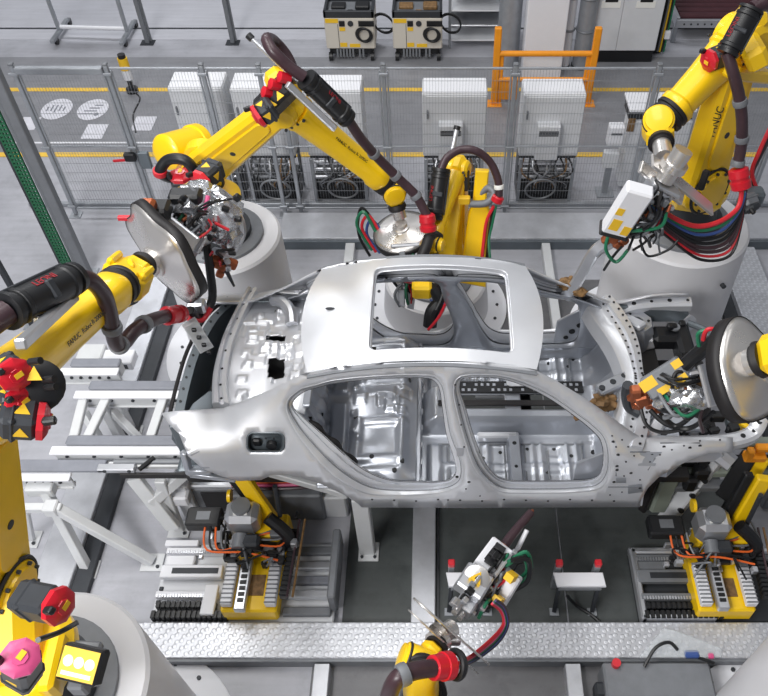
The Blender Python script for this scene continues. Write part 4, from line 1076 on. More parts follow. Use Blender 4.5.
part_text('FANUC', frame(P3(716, 122, 4.72), (.05, .02, .9), (-.3, -.75, .2)), .07, BLK, 'lettering', rD, 'CENTER')
sleeve(rD, P3(752, 8, 4.62), P3(727, 54, 4.5), .068)
hose(rD, [P3(775, 4, 4.7), P3(762, 4, 4.65), P3(752, 9, 4.62)], .045)
hose(rD, [P3(727, 53, 4.5), P3(733, 72, 4.45), P3(739, 96, 4.42), P3(742, 122, 4.4), P3(741, 148, 4.38), P3(737, 166, 4.35)], .037, (.45, .73, .97))
m = MB(); a, b = P3(738, 168, 4.35), P3(742, 192, 4.28); dd = (b - a).normalized(); m.lathe(a, dd, [(0, .05), (.01, .066), (.06, .07), (.062, .06), (.09, .06), (.092, .07), (.14, .066), (.15, .05)], 20); m.build('hose_clamp', RED, rD)
cl = []
for i, (mm, r) in enumerate(((REDC, .017), (GRN, .011), (BLU, .011), (BLK, .012), (BLK, .012), (HOSE, .013), (HOSE, .013), (REDC, .010), (BLK, .011))):
    dx, dy = (i - 1) * 1.4, i * 4.2
    pts = [P3(742 + (i % 3) * 2, 190, 4.28), P3(738 + dx * .3, 208 + dy * .5, 4.2), P3(720 + dx, 222 + dy, 4.1), P3(695 + dx * .6, 226 + dy, 4.05), P3(668 + dx * .5, 214 + dy * .8, 4.02), P3(646 + dx * .8, 194 + dy * .9, 4.0)]
    cl.append((mm, r, pts))
cables(rD, cl)
for i, mm in enumerate((REDC, BLK, HOSE)): cables(rD, [(mm, .016, [P3(770, 128 + 5 * i, 4.9), P3(760, 150 + 3 * i, 4.8), P3(752, 172 + 2 * i, 4.75), P3(758, 192, 4.7)])])
m = MB(); m.box(P3(752, 196, 4.66), (.16, .12, .12), .02); m.build('junction_box', STLB, rD)
gD, T = gun('welding gun with white transformer reaching the far windscreen pillar', P3(664, 184, 3.98), W(612, 246, Y=3.98) - W(664, 184, Y=3.98), (.3, -.6, .7), .55, .8, sticker=(), trafo=False)
m = MB(); m.bar(P3(640, 166, 4.0), P3(682, 200, 4.02), .08, .03, .006, up=(.3, -.5, .8)); m.bar(P3(652, 160, 4.0), P3(712, 210, 4.05), .02, .1, .004, up=(-.5, .5, .6)); each(m, 'shield_plate', CHR, gD)
m = MB(); a, b = P3(684, 150, 4.0), P3(664, 180, 3.98); m.cyl(a, b, .06, n=20); m.cyl(P3(676, 162, 4.0), P3(672, 168, 4.0), .085, n=20); m.build('coupling', CHR, gD)
m = MB(); m.bar(P3(614, 230, 3.86), P3(641, 188, 3.78), .17, .10, .012, up=(.1, -.65, .75)); tr = m.build('transformer', WHT, gD)
Ft = frame(P3(614, 230, 3.86), P3(641, 188, 3.78) - P3(614, 230, 3.86), (.1, -.65, .75)); R3 = Ft.to_3x3()
m = MB(); m.box(Ft @ V((.10, .03, .0515)), (.10, .06, .003), 0, R3); m.box(Ft @ V((.22, .05, .0515)), (.06, .045, .003), 0, R3); m.box(Ft @ V((.07, -.05, .0515)), (.08, .05, .003), 0, R3); each(m, 'warning_label', STK, tr)
m = MB(); m.box(Ft @ V((-.005, 0, 0)), (.03, .19, .12), .008, R3); m.build('transformer_end', BLK, tr)
rk = random.Random(5)
for i in range(12):
    a, b = rk.uniform(628, 664), rk.uniform(176, 236); m = MB(); m.tube([P3(a, b, 3.9), P3(a + rk.uniform(-10, 10), b + rk.uniform(4, 16), 3.82), P3(a + rk.uniform(-12, 8), b + rk.uniform(10, 24), 3.9)], rk.choice((.007, .009, .012)), 7, 6); m.build('cable', rk.choice((BLK, BLK, BLR, DGR, GRY)), gD)
q0 = [P3(622, 236, 4.0), P3(606, 244, 4.05), P3(592, 256, 4.08), P3(575, 285, 4.08), P3(566, 296, 4.08)]
m = MB(); S = smooth_path(q0, 5); rs = []
for i, p in enumerate(S):
    tt = (S[min(i + 1, len(S) - 1)] - S[max(i - 1, 0)]).normalized(); yy = V((0, -.5, .85)); yy = (yy - tt * yy.dot(tt)).normalized(); zz = tt.cross(yy); w = .042
    rs.append([p + yy * w * a + zz * w * b for a, b in ((-1, -.7), (-.7, -1), (.7, -1), (1, -.7), (1, .7), (.7, 1), (-.7, 1), (-1, .7))])
m.rings(rs); m.build('gun_arm', ALU, gD)
m = MB()
for (a, b, r) in ((612, 236, .05), (620, 232, .045), (606, 240, .035), (618, 244, .04), (624, 240, .035)): m.box(P3(a, b, 3.98), (r * 1.8, r * 1.6, r * 1.5), .012, Matrix.Rotation(.6, 3, 'Y'))
each(m, 'terminal_block', COP, gD)
cables(gD, [(GRN, .012, [P3(608, 236, 3.95), P3(606, 250, 3.92), P3(616, 262, 3.92), P3(628, 250, 3.92)]), (BLK, .009, [P3(640, 240, 3.95), P3(648, 256, 3.95), P3(668, 250, 3.95), P3(678, 240, 3.98)]), (BLK, .010, [P3(604, 270, 3.98), P3(612, 258, 3.95), P3(622, 246, 3.95)])])

# ---------------- robot at the left, in front
pedestal('white robot pedestal in the lower left corner of the photo', -2.08, 1.36, .55, 1.45, .76)
rC = robot('yellow robot at the left edge reaching over the conveyor to the boot', dict(base=(-2.08, 1.36, 1.487), piv=(-2.14, 1.62, 2.1), elb=(-1.93, 1.98, 3.08), wri=(-1.80, 3.27, 2.6), hand=(-1.73, 3.52, 2.54), wax=(.3, -.35, .9), text_up=.5, k=.84, boxw=True))
motor(rC, P3(2, 368, 1.9), P3(17, 376, 1.82), .062); motor(rC, P3(6, 396, 1.86), P3(24, 402, 1.8), .058); motor(rC, P3(0, 418, 1.75), P3(50, 421, 1.78), .075)
c = P3(36, 386, 1.86); nv = (CO - c).normalized(); m = MB(); m.lathe(c - nv * .08, nv, [(0, .10), (.06, .105), (.075, .085), (.08, .03)], 20); cp = m.build('motor_cover_plate', BLK, rC)
m = MB()
for a, b in ((34, 374), (42, 396)): m.prism([(-.028, -.024), (.028, -.024), (0, .03)], frame(P3(a, b, 1.86) + nv * .012, (.9, .2, -.2), nv), .006)
each(m, 'warning_triangle', STK, cp)
m = MB()
for a, b in ((44, 380), (46, 388), (40, 404), (30, 362)): m.cyl(P3(a, b, 1.86), P3(a, b, 1.86) + V((.05, -.01, .02)), .014, n=10)
each(m, 'connector', BLK, cp)
motor(rC, P3(20, 598, 1.30), P3(64, 607, 1.24), .072, body=DGR, sticker=False); motor(rC, P3(24, 678, 1.02), P3(20, 657, .94), .062, cap=PNK)
m = MB(); m.lathe(V((-2.08, 1.36, 1.84)), (0, 0, 1), [(0, .30), (.03, .33), (.10, .33), (.14, .28)], 36); m.bar((-2.16, 1.3, 2.0), (-2.08, 1.15, 1.62), .24, .2, .04); m.bar((-2.04, 1.5, 1.96), (-1.94, 1.34, 1.7), .14, .2, .04); each(m, 'turret_casting', YEL, rC)
m = MB(); m.bar(W(48, 696, 1.95), W(62, 636, 1.95), .08, .16, .02); m.build('cable_bracket', YEL, rC)
c = W(83, 664, z=2.04); m = MB(); Fb = frame(c, (.97, -.22, .05), (.15, -.45, .88)); R3 = Fb.to_3x3(); m.box(c, (.21, .16, .07), .012, R3); wb = m.build('warning_sign_box', BLK, rC)
m = MB(); m.box(Fb @ V((0, 0, .0362)), (.185, .135, .003), 0, R3); sg = m.build('warning_label', STK, wb)
m = MB()
for i in range(3): m.cyl(Fb @ V((-.055 + .055 * i, .008, .0372)), Fb @ V((-.055 + .055 * i, .008, .0392)), .025, n=20)
each(m, 'pictogram', LBL, wb)
m = MB(); m.box(Fb @ V((0, -.045, .0382)), (.15, .018, .002), 0, R3); m.build('label_text_line', LBL, wb)
m = MB(); m.bar(W(66, 646, 1.9), W(102, 648, 1.9), .05, .05, .01); m.box(W(80, 684, 1.9), (.08, .08, .10), .01); each(m, 'sensor_mount', MATS['mid_grey'], rC)
m = MB(); m.tube([P3(38, 640, 1.2), P3(60, 632, 1.3), P3(78, 622, 1.35)], .012, 8); m.build('cable', BLK, rC)
sleeve(rC, P3(6, 312, 2.35), P3(76, 277, 2.75), .078)
hose(rC, [P3(-25, 335, 2.2), P3(-8, 322, 2.28), P3(6, 312, 2.35)], .06)
hose(rC, [P3(76, 278, 2.75), P3(90, 280, 2.8), P3(103, 294, 2.85), P3(109, 312, 2.86), P3(113, 332, 2.86), P3(117, 344, 2.88), P3(124, 343, 2.95), P3(134, 331, 3.05), P3(150, 321, 3.2), P3(166, 316, 3.4)], .043, (.42, .6, .85))
m = MB(); a, b = P3(166, 316, 3.4), P3(190, 312, 3.6); dd = (b - a).normalized(); m.lathe(a, dd, [(0, .05), (.01, .062), (.09, .058), (.095, .05), (.12, .05), (.125, .06), (.17, .058), (.18, .04)], 18); m.build('hose_clamp', RED, rC)
m = MB(); m.bar(P3(20, 345, 2.12), P3(74, 296, 2.72), .05, .05, .008); m.bar(P3(36, 322, 2.4), P3(70, 299, 2.72), .03, .05, .006); each(m, 'slide_rail', ALU, rC)
gC, T = gun('welding gun with wavy steel shield working over the rear of the car', P3(176, 240, 3.95), W(214, 232, Y=4.35) - W(176, 240, Y=3.95), (.1, -.5, .85), .5, 1.05, sticker=())
shield(gC, P3(163, 256, 3.68), V((.66, .76, .0)), .34, .07, .06, .055, .6, nl=6)
m = MB(); m.bar(P3(160, 270, 3.6), P3(192, 300, 3.75), .025, .025, .004); m.box(P3(197, 306, 3.78), (.12, .08, .1), .015); each(m, 'bracket_rod', ALU, gC)
m = MB(); m.tube([P3(190, 310, 3.65), P3(200, 318, 3.75), P3(212, 300, 3.9), P3(210, 270, 4.0), P3(206, 240, 4.1)], .03, 10); m.build('power_cable', BLK, gC)
m = MB(); m.tube([P3(188, 318, 3.62), P3(202, 320, 3.72), P3(211, 308, 3.8)], .018, 8); m.build('cable', REDC, gC)
m = MB(); m.prism([(0, -.05), (.27, -.05), (.28, .05), (0, .05)], frame(P3(189, 322, 3.55), P3(212, 358, 3.55) - P3(189, 322, 3.55), (.3, -.6, .7)), .05, .008); bb = m.build('support_arm', FRM, gC)
m = MB()
for i in range(4): m.box(P3(194 + 5 * i, 330 + 7.5 * i, 3.51), (.03, .02, .03), .004)
each(m, 'arm_slot', BLK, bb)
m = MB()
for (a, b, r) in ((216, 262, .05), (222, 266, .04), (232, 264, .045), (220, 274, .035)): m.box(P3(a, b, 4.1), (r * 1.6, r * 1.4, r * 1.6), .012, Matrix.Rotation(.5, 3, 'Y'))
each(m, 'terminal_block', COP, gC)
m = MB(); m.cyl(P3(222, 262, 4.1), P3(234, 286, 4.12), .022, .009, n=12); m.build('electrode_shank', DGR, gC)
m = MB(); m.tube([P3(222, 212, 4.3), P3(238, 218, 4.3), P3(241, 234, 4.28), P3(230, 252, 4.22), P3(214, 252, 4.15)], .035, 8); m.tube([P3(196, 210, 4.2), P3(210, 205, 4.3), P3(224, 210, 4.3)], .04, 8); each(m, 'gun_arm', ALU, gC)
m = MB(); m.tube([P3(202, 236, 4.0), P3(200, 224, 4.1), P3(206, 206, 4.15), P3(208, 196, 4.2)], .016, 8); m.build('cable', PNK, gC)
m = MB()
lumpy(m, P3(216, 214, 4.28), .17, (1, 1, 1.1), 3); lumpy(m, P3(193, 201, 4.25), .15, (1.1, 1, .7), 5); lumpy(m, P3(226, 232, 4.25), .11, (1, 1, 1.2), 8); lumpy(m, P3(201, 228, 4.1), .10, (1, .8, 1), 9)
each(m, 'foil_cover', FOIL, gC)
rk = random.Random(21)
for i in range(16):
    a, b = rk.uniform(178, 236), rk.uniform(196, 262); m = MB(); m.tube([P3(a, b, 4.12), P3(a + rk.uniform(-10, 10), b + rk.uniform(-9, 9), 4.02), P3(a + rk.uniform(-14, 14), b + rk.uniform(-12, 12), 4.1)], rk.choice((.008, .011, .014)), 7, 6); m.build('cable', rk.choice((BLK, BLK, BLR, DGR, REDC, GRY)), gC)
m = MB()
for i in range(14):
    a, b = rk.uniform(178, 240), rk.uniform(196, 270); m.box(P3(a, b, 4.06), (rk.uniform(.02, .06), rk.uniform(.02, .05), rk.uniform(.02, .05)), .006, Matrix.Rotation(rk.uniform(0, 1.5), 3, 'Y'))
for i, o in enumerate(each(m, 'fitting', BLK, gC)):
    if i % 3 == 0: o.data.materials[0] = ALU
m = MB(); m.box(P3(129, 218, 3.9), (.14, .03, .03), .004); m.build('marker_bar', RED, gC)
m = MB(); m.box(P3(148, 206, 4.0), (.1, .1, .08), .02); m.build('terminal_block', COP, gC)
m = MB(); m.box(P3(186, 196, 4.2), (.22, .12, .08), .02); m.box(P3(160, 210, 4.05), (.14, .14, .1), .02); each(m, 'valve_block', BLK, gC)

# ---------------- robot at the right, in front
pedestal('white robot pedestal cut off by the lower right corner of the photo', 2.29, 1.36, .53, 1.45, .7)
rE = robot('yellow robot entering from the right edge behind the dark rimmed shield', dict(base=(2.29, 1.36, 1.487), piv=(2.40, 1.62, 2.1), elb=(2.55, 2.0, 3.05), wri=(1.80, 2.56, 2.80), hand=(1.62, 2.64, 2.60), wax=(0, -.6, .8), text=False))
gE, T = gun('welding gun under the dark rimmed shield over the engine bay', P3(712, 384, 2.95), W(640, 398, Y=3.1) - W(712, 384, Y=2.95), (0, -.6, .8), .5, 1., trafo=False)
shield(gE, P3(750, 370, 2.70), V((-.60, .40, -.72)), .28, .10, .04, .08, 2.2, nl=3)
m = MB(); m.bar(P3(646, 390, 3.0), P3(684, 366, 3.05), .15, .09, .012, up=(0, -.6, .8)); tr = m.build('transformer', MATS['mid_grey'], gE)
Ft = frame(P3(646, 390, 3.0), P3(684, 366, 3.05) - P3(646, 390, 3.0), (0, -.6, .8)); R3 = Ft.to_3x3()
m = MB(); m.box(Ft @ V((.16, -.05, .0465)), (.2, .045, .003), 0, R3); m.box(Ft @ V((.04, .03, .0465)), (.10, .07, .003), 0, R3); m.box(Ft @ V((.25, .04, .0465)), (.06, .05, .003), 0, R3); each(m, 'warning_label', STK, tr)
m = MB(); m.tube([P3(684, 366, 3.05), P3(700, 352, 3.05), P3(716, 340, 3.0), P3(730, 336, 2.95)], .045, 10); m.build('power_cable', BLK, gE)
m = MB()
for (a, b, r) in ((636, 392, .05), (642, 398, .06), (638, 404, .045), (650, 404, .04), (632, 398, .035), (646, 386, .03), (656, 410, .035)): m.box(P3(a, b, 3.05), (r * 1.7, r * 1.4, r * 1.5), .012, Matrix.Rotation(a, 3, 'Y'))
each(m, 'terminal_block', COP, gE)
m = MB(); m.box(P3(694, 396, 2.95), (.13, .1, .1), .02); m.box(P3(676, 404, 2.98), (.12, .1, .08), .02); m.box(P3(664, 396, 3.0), (.08, .1, .08), .02); each(m, 'servo_housing', ALU, gE)
m = MB(); m.box(P3(686, 384, 3.0), (.24, .08, .06), .01); m.build('gun_arm', BRN, gE)
cables(gE, [(REDC, .013, [P3(703, 340, 3.0), P3(707, 330, 3.0), P3(718, 330, 3.0), P3(724, 338, 2.98)]), (GRN, .012, [P3(699, 346, 3.0), P3(698, 334, 3.02), P3(706, 330, 3.02)]), (HOSE, .013, [P3(702, 408, 2.85), P3(700, 420, 2.85), P3(703, 432, 2.85)]), (BLK, .016, [P3(660, 414, 2.95), P3(676, 426, 2.9), P3(694, 414, 2.88), P3(710, 400, 2.85)]), (BLK, .016, [P3(650, 410, 3.0), P3(666, 424, 2.92), P3(690, 428, 2.88), P3(714, 412, 2.85)]), (BLK, .013, [P3(640, 404, 3.05), P3(646, 424, 2.95), P3(660, 432, 2.9), P3(680, 430, 2.88)]), (STK, .009, [P3(654, 398, 2.98), P3(662, 404, 2.95), P3(664, 412, 2.93)])])
m = MB(); m.tube([P3(628, 385, 3.12), P3(626, 396, 3.14), P3(630, 408, 3.14), P3(640, 414, 3.1)], .035, 8); m.build('electrode_arm', DGR, gE)

m = MB(); lumpy(m, W(604, 402, z=1.38), .075, (1.3, .8, .8), 12, amp=.4); lumpy(m, W(582, 413, z=1.2), .06, (1, .8, 1.1), 14, amp=.4)
each(m, 'scorched_sleeve', BRN, gE)
m = MB(); lumpy(m, P3(568, 284, 4.10), .05, (1.4, 1, .8), 15, amp=.4); lumpy(m, P3(580, 292, 4.04), .04, (1.4, 1, .8), 16, amp=.4); each(m, 'scorched_sleeve', BRN, gD)
m = MB(); lumpy(m, P3(690, 398, 2.9), .10, (1.3, .8, .8), 17); lumpy(m, P3(668, 402, 2.95), .08, (1.2, .8, .8), 18); each(m, 'foil_cover', FOIL, gE)
# ---------------- robot at the bottom
P3g = lambda px, py, Y: P3(px, py, Y + .42 if Y < 1.48 else 1.9 + (Y - 1.48) * .661)
pedestal('low white robot pedestal below the lower edge of the photo', -.10, .10, .45, .46, .65)
rG = robot('yellow robot wrist at the bottom edge pointing its gun up at the sill', dict(base=(-.10, .10, .497), piv=(-.10, .32, 1.05), elb=(-.07, .55, 1.98), wri=tuple(P3(421, 664, 1.58)), hand=tuple(P3(441, 641, 1.74)), wax=(-.5, -.4, .6), text=False, k=.74))
m = MB(); c = P3g(424, 694, 1.0); m.lathe(c, (-.1, -.5, .85), [(-.06, .10), (.0, .13), (.03, .13), (.034, .11), (.05, .105), (.055, .06)], 28); m.build('forearm_cover', BLK, rG)
m = MB(); m.lathe(P3g(424, 694, 1.0) + V((-.1, -.5, .85)) * .052, (-.1, -.5, .85), [(0, .085), (.02, .08), (.03, .05)], 24); m.build('cover_plate', YEL, rG)
hose(rG, [P3g(386, 710, .86), P3g(390, 692, .89), P3g(398, 678, .92), P3g(414, 671, .96), P3g(434, 668, 1.0)], .046, (.62,))
m = MB(); a, b = P3g(432, 668, 1.0), P3g(460, 664, 1.06); dd = (b - a).normalized(); m.lathe(a, dd, [(0, .052), (.005, .064), (.07, .066), (.072, .074), (.12, .074), (.122, .058), (.14, .052)], 20); m.build('hose_clamp', RED, rG)
m = MB(); m.torus(b - dd * .03, dd, .066, .02, 24, 8); m.build('clamp_ring', BLK, rG)
oG, tG = P3g(458, 622, 1.48), P3g(533, 510, 2.72)
gG = thing('welding_gun', 'welding gun in front of the car, its long electrode pointing up at the sill', 'welding gun', oG, 'spot welding guns')
def G(px, py, h=0.):
    t = ((px - 458) * 75 + (py - 622) * -112) / (75 ** 2 + 112 ** 2); p = P3g(px, py, 1.48 + t * 1.24); n = (CO - p).normalized(); ax = (tG - oG).normalized()
    return p + (n - ax * n.dot(ax)).normalized() * h
gd = (G(520, 530) - G(458, 622)).normalized()
def gbar(nm, mm, a, b, w, h, hh=0., bev=.008, par=None):
    m = MB(); p, q = G(*a, hh), G(*b, hh); m.bar(p, q, w, h, bev, up=CO - p); return m.build(nm, mm, par or gG)
gbar('main_body', ALU, (461, 612), (497, 553), .12, .12, 0, .012)
gbar('upper_frame', WHT, (482, 574), (501, 548), .17, .09, .03, .012)
gbar('frame_window', BLR, (486, 568), (496, 555), .09, .09, .038, .004)
sv = gbar('servo_housing', ALU, (464, 598), (478, 576), .19, .10, .06, .014)
p = G(471.5, 586, .1125); nn = (CO - p).normalized(); F = frame(p, gd, nn)
m = MB(); m.lathe(p - nn * .02, nn, [(0, .085), (.02, .085), (.028, .07)], 28); m.build('servo_cover', CHR, sv)
m = MB(); m.prism([(-.035, -.04), (-.035, .04), (.045, 0)], F, .064); m.build('warning_triangle', STK, sv)
m = MB(); m.prism([(-.02, -.012), (-.02, .012), (.022, 0)], F, .067); m.build('triangle_mark', BLK, sv)
m = MB(); m.cyl(G(452, 616, .05), G(468, 593, .05), .02, n=12); m.cyl(G(458, 621, .03), G(474, 598, .03), .016, n=12); each(m, 'guide_rod', CHR, gG)
m = MB(); m.tube([G(500, 551), G(516, 530), G(531, 512.5)], lambda f: .036 - .008 * f, 14); es = m.build('electrode_shank', MATS['hose_plum'], gG)
m = MB(); m.cyl(G(529.5, 514.5), tG, .024, .010, n=14); m.cyl(G(499, 553), G(503, 547), .05, n=14); each(m, 'electrode_cap', COP, es)
gbar('clamp_block', ALU, (470, 604), (492, 572), .10, .08, -.06); gbar('side_plate', GRY, (484, 600), (500, 572), .06, .10, .0)
m = MB()
for k_ in range(3): a, b = 485 + 4.6 * k_, 570 - 6.9 * k_; m.bar(G(a, b, .09), G(a + 3.4, b - 5.1, .09), .075, .02, .004, up=CO - G(a, b))
each(m, 'frame_slot', BLK, gG)
rk = random.Random(31); m = MB()
for i in range(34):
    u = rk.uniform(.06, .62); o = rk.uniform(-15, 20); a = 458 + 75 * u + o * .83; b = 622 - 112 * u + o * .56
    m.box(G(a, b, rk.uniform(.04, .16)), (rk.uniform(.02, .06), rk.uniform(.02, .05), rk.uniform(.02, .05)), .005, frame((0, 0, 0), gd, (0, -.6, .8)).to_3x3())
for i, o in enumerate(each(m, 'valve_block', ALU, gG)):
    if i % 3 == 1: o.data.materials[0] = BLK
    elif i % 7 == 2: o.data.materials[0] = GRY
for i in range(16):
    u = rk.uniform(.05, .5); o = rk.uniform(-4, 22); a = 458 + 75 * u + o * .83; b = 622 - 112 * u + o * .56; e = rk.uniform(.1, .25); w = rk.uniform(-8, 8)
    m = MB(); m.tube([G(a, b, .08), G(a + 75 * e * .5 + w, b - 112 * e * .5 + w * .6, .17), G(a + 75 * e, b - 112 * e, .08)], rk.choice((.007, .009, .012)), 7, 6); m.build('cable', (BLK, GRN, BLK, GRY, BLK, REDC, BLK, DGR)[i % 8], gG)
def edge_plate(p, q, ext, th, mm, nm):
    vd = ((p + q) / 2 - CO).normalized(); F = frame((p + q) / 2, q - p, vd.cross(q - p)); m = MB(); L_ = (q - p).length
    poly = [(L_ / 2 * math.cos(a), ext * math.sin(a)) for a in (2 * PI * k_ / 28 for k_ in range(28))]
    m.prism(poly, F, th, th * .3); return m.build(nm, mm, gG)
edge_plate(P3g(418, 602, 1.45), P3g(484, 660, 1.40), .19, .014, CHR, 'spatter_shield')
edge_plate(P3g(412, 613, 1.40), P3g(474, 670, 1.34), .17, .010, CHR, 'spatter_shield')
m = MB(); m.cyl(P3g(432, 642, 1.3), P3g(452, 628, 1.42), .055, n=22); m.cyl(P3g(438, 638, 1.34), P3g(442, 635, 1.36), .085, n=22); each(m, 'coupling', CHR, gG)
m = MB(); m.box(P3g(454, 640, 1.35), (.08, .05, .07), .008); m.build('sensor_block', ALU, gG)
for i, mm in enumerate((REDC, REDC, PNK, GRN, BLK, BLU, HOSE)):
    e = i * 1.8; cables(gG, [(mm, .0085, [P3g(458, 663 + e * .4, 1.08), P3g(472 + e * .3, 655 + e * .5, 1.3), P3g(492 + e * .6, 638 + e * .4, 1.45), P3g(503 + e * .5, 624, 1.55), P3g(501 + e * .4, 612 - e * .4, 1.62), P3g(492 + e * .4, 604 - e * .4, 1.60)])])
cables(gG, [(GRN, .013, [P3g(508, 562, 2.05), P3g(526, 552, 2.1), P3g(531, 568, 2.05), P3g(522, 582, 1.95), P3g(508, 580, 1.95)]), (GRN, .012, [P3g(506, 566, 2.05), P3g(522, 557, 2.1), P3g(527, 570, 2.05), P3g(518, 579, 1.96)]), (BLK, .018, [P3g(512, 560, 2.0), P3g(528, 560, 2.05), P3g(528, 580, 1.95), P3g(514, 590, 1.9)])])
m = MB(); m.bar(P3g(498, 606, 1.75), P3g(517, 575, 1.95), .08, .07, .01); t2 = m.build('valve_unit', WHT, gG)
m = MB(); m.bar(P3g(509, 580, 1.88), P3g(513, 573.5, 1.92), .06, .082, .002); m.bar(P3g(496.5, 602, 1.72), P3g(500, 596.5, 1.76), .06, .082, .002); each(m, 'warning_label', STK, t2)
m = MB(); m.cyl(P3g(514, 556, 2.3), P3g(527, 530, 2.5), .017, n=12); m.build('guide_rod', WHT, gG)
# ================================================================== FENCE AND BACKGROUND
FY = 7.09; FH = 1.84
fx = [WX(px, FY, FH) for px in (11, 105, 201, 383, 516, 660)] + [WX(800, FY, FH)]
fence = thing('safety_fence', 'grey wire mesh safety fence with steel posts across the back of the cell', 'fence', (0, FY, 0))
gx = [WX(258, FY, FH), WX(277, FY, FH)]
for x in fx + gx:
    m = MB(); m.box((x, FY, FH / 2 + .01), (.042, .042, FH - .02), .006); p = m.build('post', GLV, fence)
    m = MB(); m.box((x, FY - .01, .006), (.13, .12, .012), .003); m.build('foot_plate', GLV, p)
    m = MB(); m.box((x, FY, FH + .015), (.05, .05, .025), .006); m.build('post_cap', GRY, p)
    m = MB()
    for z in (.14, FH - .08, FH * .5): m.box((x, FY - .03, z), (.09, .02, .03), .004)
    each(m, 'panel_clip', GLV, p)
for i in range(len(fx) - 1):
    a, b = fx[i] + .03, fx[i + 1] - .03
    m = MB(); m.box(((a + b) / 2, FY, FH - .03), (b - a, .022, .022), .004); m.box(((a + b) / 2, FY, .10), (b - a, .022, .022), .004); m.box(((a + b) / 2, FY, FH * .5), (b - a, .016, .016), .003)
    for x in (a + .01, b - .01): m.box((x, FY, FH / 2 + .03), (.018, .018, FH - .16), .003)
    if i == 0: m.box(((a + b) / 2, FY - .02, FH - .04), (b - a, .06, .07), .008)
    fr = m.build('panel_frame', GLV, fence)
    m = MB(); n = max(2, int((b - a) / .030))
    for k in range(1, n): x = a + (b - a) * k / n; m.box((x, FY, FH / 2 + .035), (.0022, .0022, FH - .16))
    for k in range(1, 14): m.box(((a + b) / 2, FY - .003, .10 + (FH - .14) * k / 14), (b - a, .003, .003))
    m.build('wire_mesh', WIRE, fr)
c = W(118, 157, Y=FY - .02)
t = thing('gate_lock', 'black gate lock with a red lever on the second fence post', 'gate lock', (c.x, c.y, c.z), None)
m = MB(); m.box(W(130, 157, Y=FY - .06), (.12, .06, .10), .012); m.build('lock_body', BLK, t)
m = MB(); m.bar(W(113, 161, Y=FY - .08), W(126, 160, Y=FY - .07), .02, .03, .005); m.build('lever', RED, t)
m = MB(); m.box(W(145, 160, Y=FY - .02), (.11, .05, .2), .006); m.build('strike_box', STLB, t)
# corner column with perforated guard strip
b = V((-3.78, 6.08, 0))
t = thing('corner_column', 'tall grey steel column with a green perforated strip at the upper left', 'column', b)
m = MB(); m.box((b.x + .05, b.y, 1.7), (.09, .09, 3.4), .008); m.box((b.x - .03, b.y + .02, 1.7), (.035, .05, 3.4), .004); each(m, 'profile', MATS['mid_grey'], t)
m = MB()
for k in range(85): m.box((b.x - .115, b.y - .002, .04 + .04 * k), (.10, .02, .018))
for x in (-.165, -.13, -.10, -.065): m.box((b.x + x, b.y - .004, 1.7), (.012, .022, 3.4))
m.build('perforated_strip', GPF, t)
m = MB(); m.box((b.x - .18, b.y + .01, 1.7), (.03, .05, 3.4), .004); m.build('strip_holder', DGR, t)
m = MB(); m.box((b.x, b.y, .008), (.3, .2, .016), .004); m.build('foot_plate', GLV, t)
b = W(33, 325, 0); t = thing('slim_post', 'slim dark steel post at the left edge under the corner column', 'post', b)
m = MB(); m.box((b.x, b.y, .9), (.05, .05, 1.8), .006); m.build('profile', DGR, t); m = MB(); m.box((b.x, b.y, .006), (.14, .14, .012)); m.build('foot_plate', GLV, t)

# ------- robot controllers behind the fence
def hose_stand(par, x, w, Y, h, seed):
    r = random.Random(seed)
    m = MB()
    for sx_ in (-w / 2 + .03, w / 2 - .03):
        for yy in (Y - .02, Y + .34): m.box((x + sx_, yy, h / 2), (.035, .035, h), .004)
    st = each(m, 'stand_leg', GLV, par)
    m = MB(); m.box((x, Y + .2, h - .03), (w - .02, .3, .03), .004); m.box((x, Y + .2, h * .45), (w - .08, .28, .02), .004); each(m, 'stand_shelf', DGR, par)
    m = MB()
    for i in range(3): m.cyl((x - w * .42, Y + .05 - .03 * i, h * (.86 - .13 * i)), (x + w * .42, Y + .05 - .03 * i, h * (.86 - .13 * i)), .022, n=10)
    each(m, 'manifold_pipe', ALU if seed % 2 else GRY, par)
    for i in range(12):
        x0 = x + r.uniform(-.4, .4) * w; x1 = x + r.uniform(-.35, .35) * w
        m = MB(); m.tube([(x0, Y + .08, h * .95), (x0 + r.uniform(-.06, .06), Y - .06, h * .75), (x1, Y - .03, h * .5), (x1 + r.uniform(-.05, .05), Y + .03, h * .3)], .011, 6); m.build('cable', (GRY, BLK, BLK, ALU, BRN, BLK)[i % 6], par)
    for i in range(3):
        m = MB(); m.torus((x + r.uniform(-.05, .08), Y - .03 + .03 * i, h * .33 + r.uniform(-.02, .02)), (r.uniform(-.12, .12), 1, .25), .17 - .03 * i, .012, 30, 6); m.build('coiled_hose', (WIRE, BLK, BRN)[i], par)
    m = MB(); m.box((x, Y + .14, h * .25), (w * .95, .24, h * .46), .03); m.build('stand_box', BLK, par)
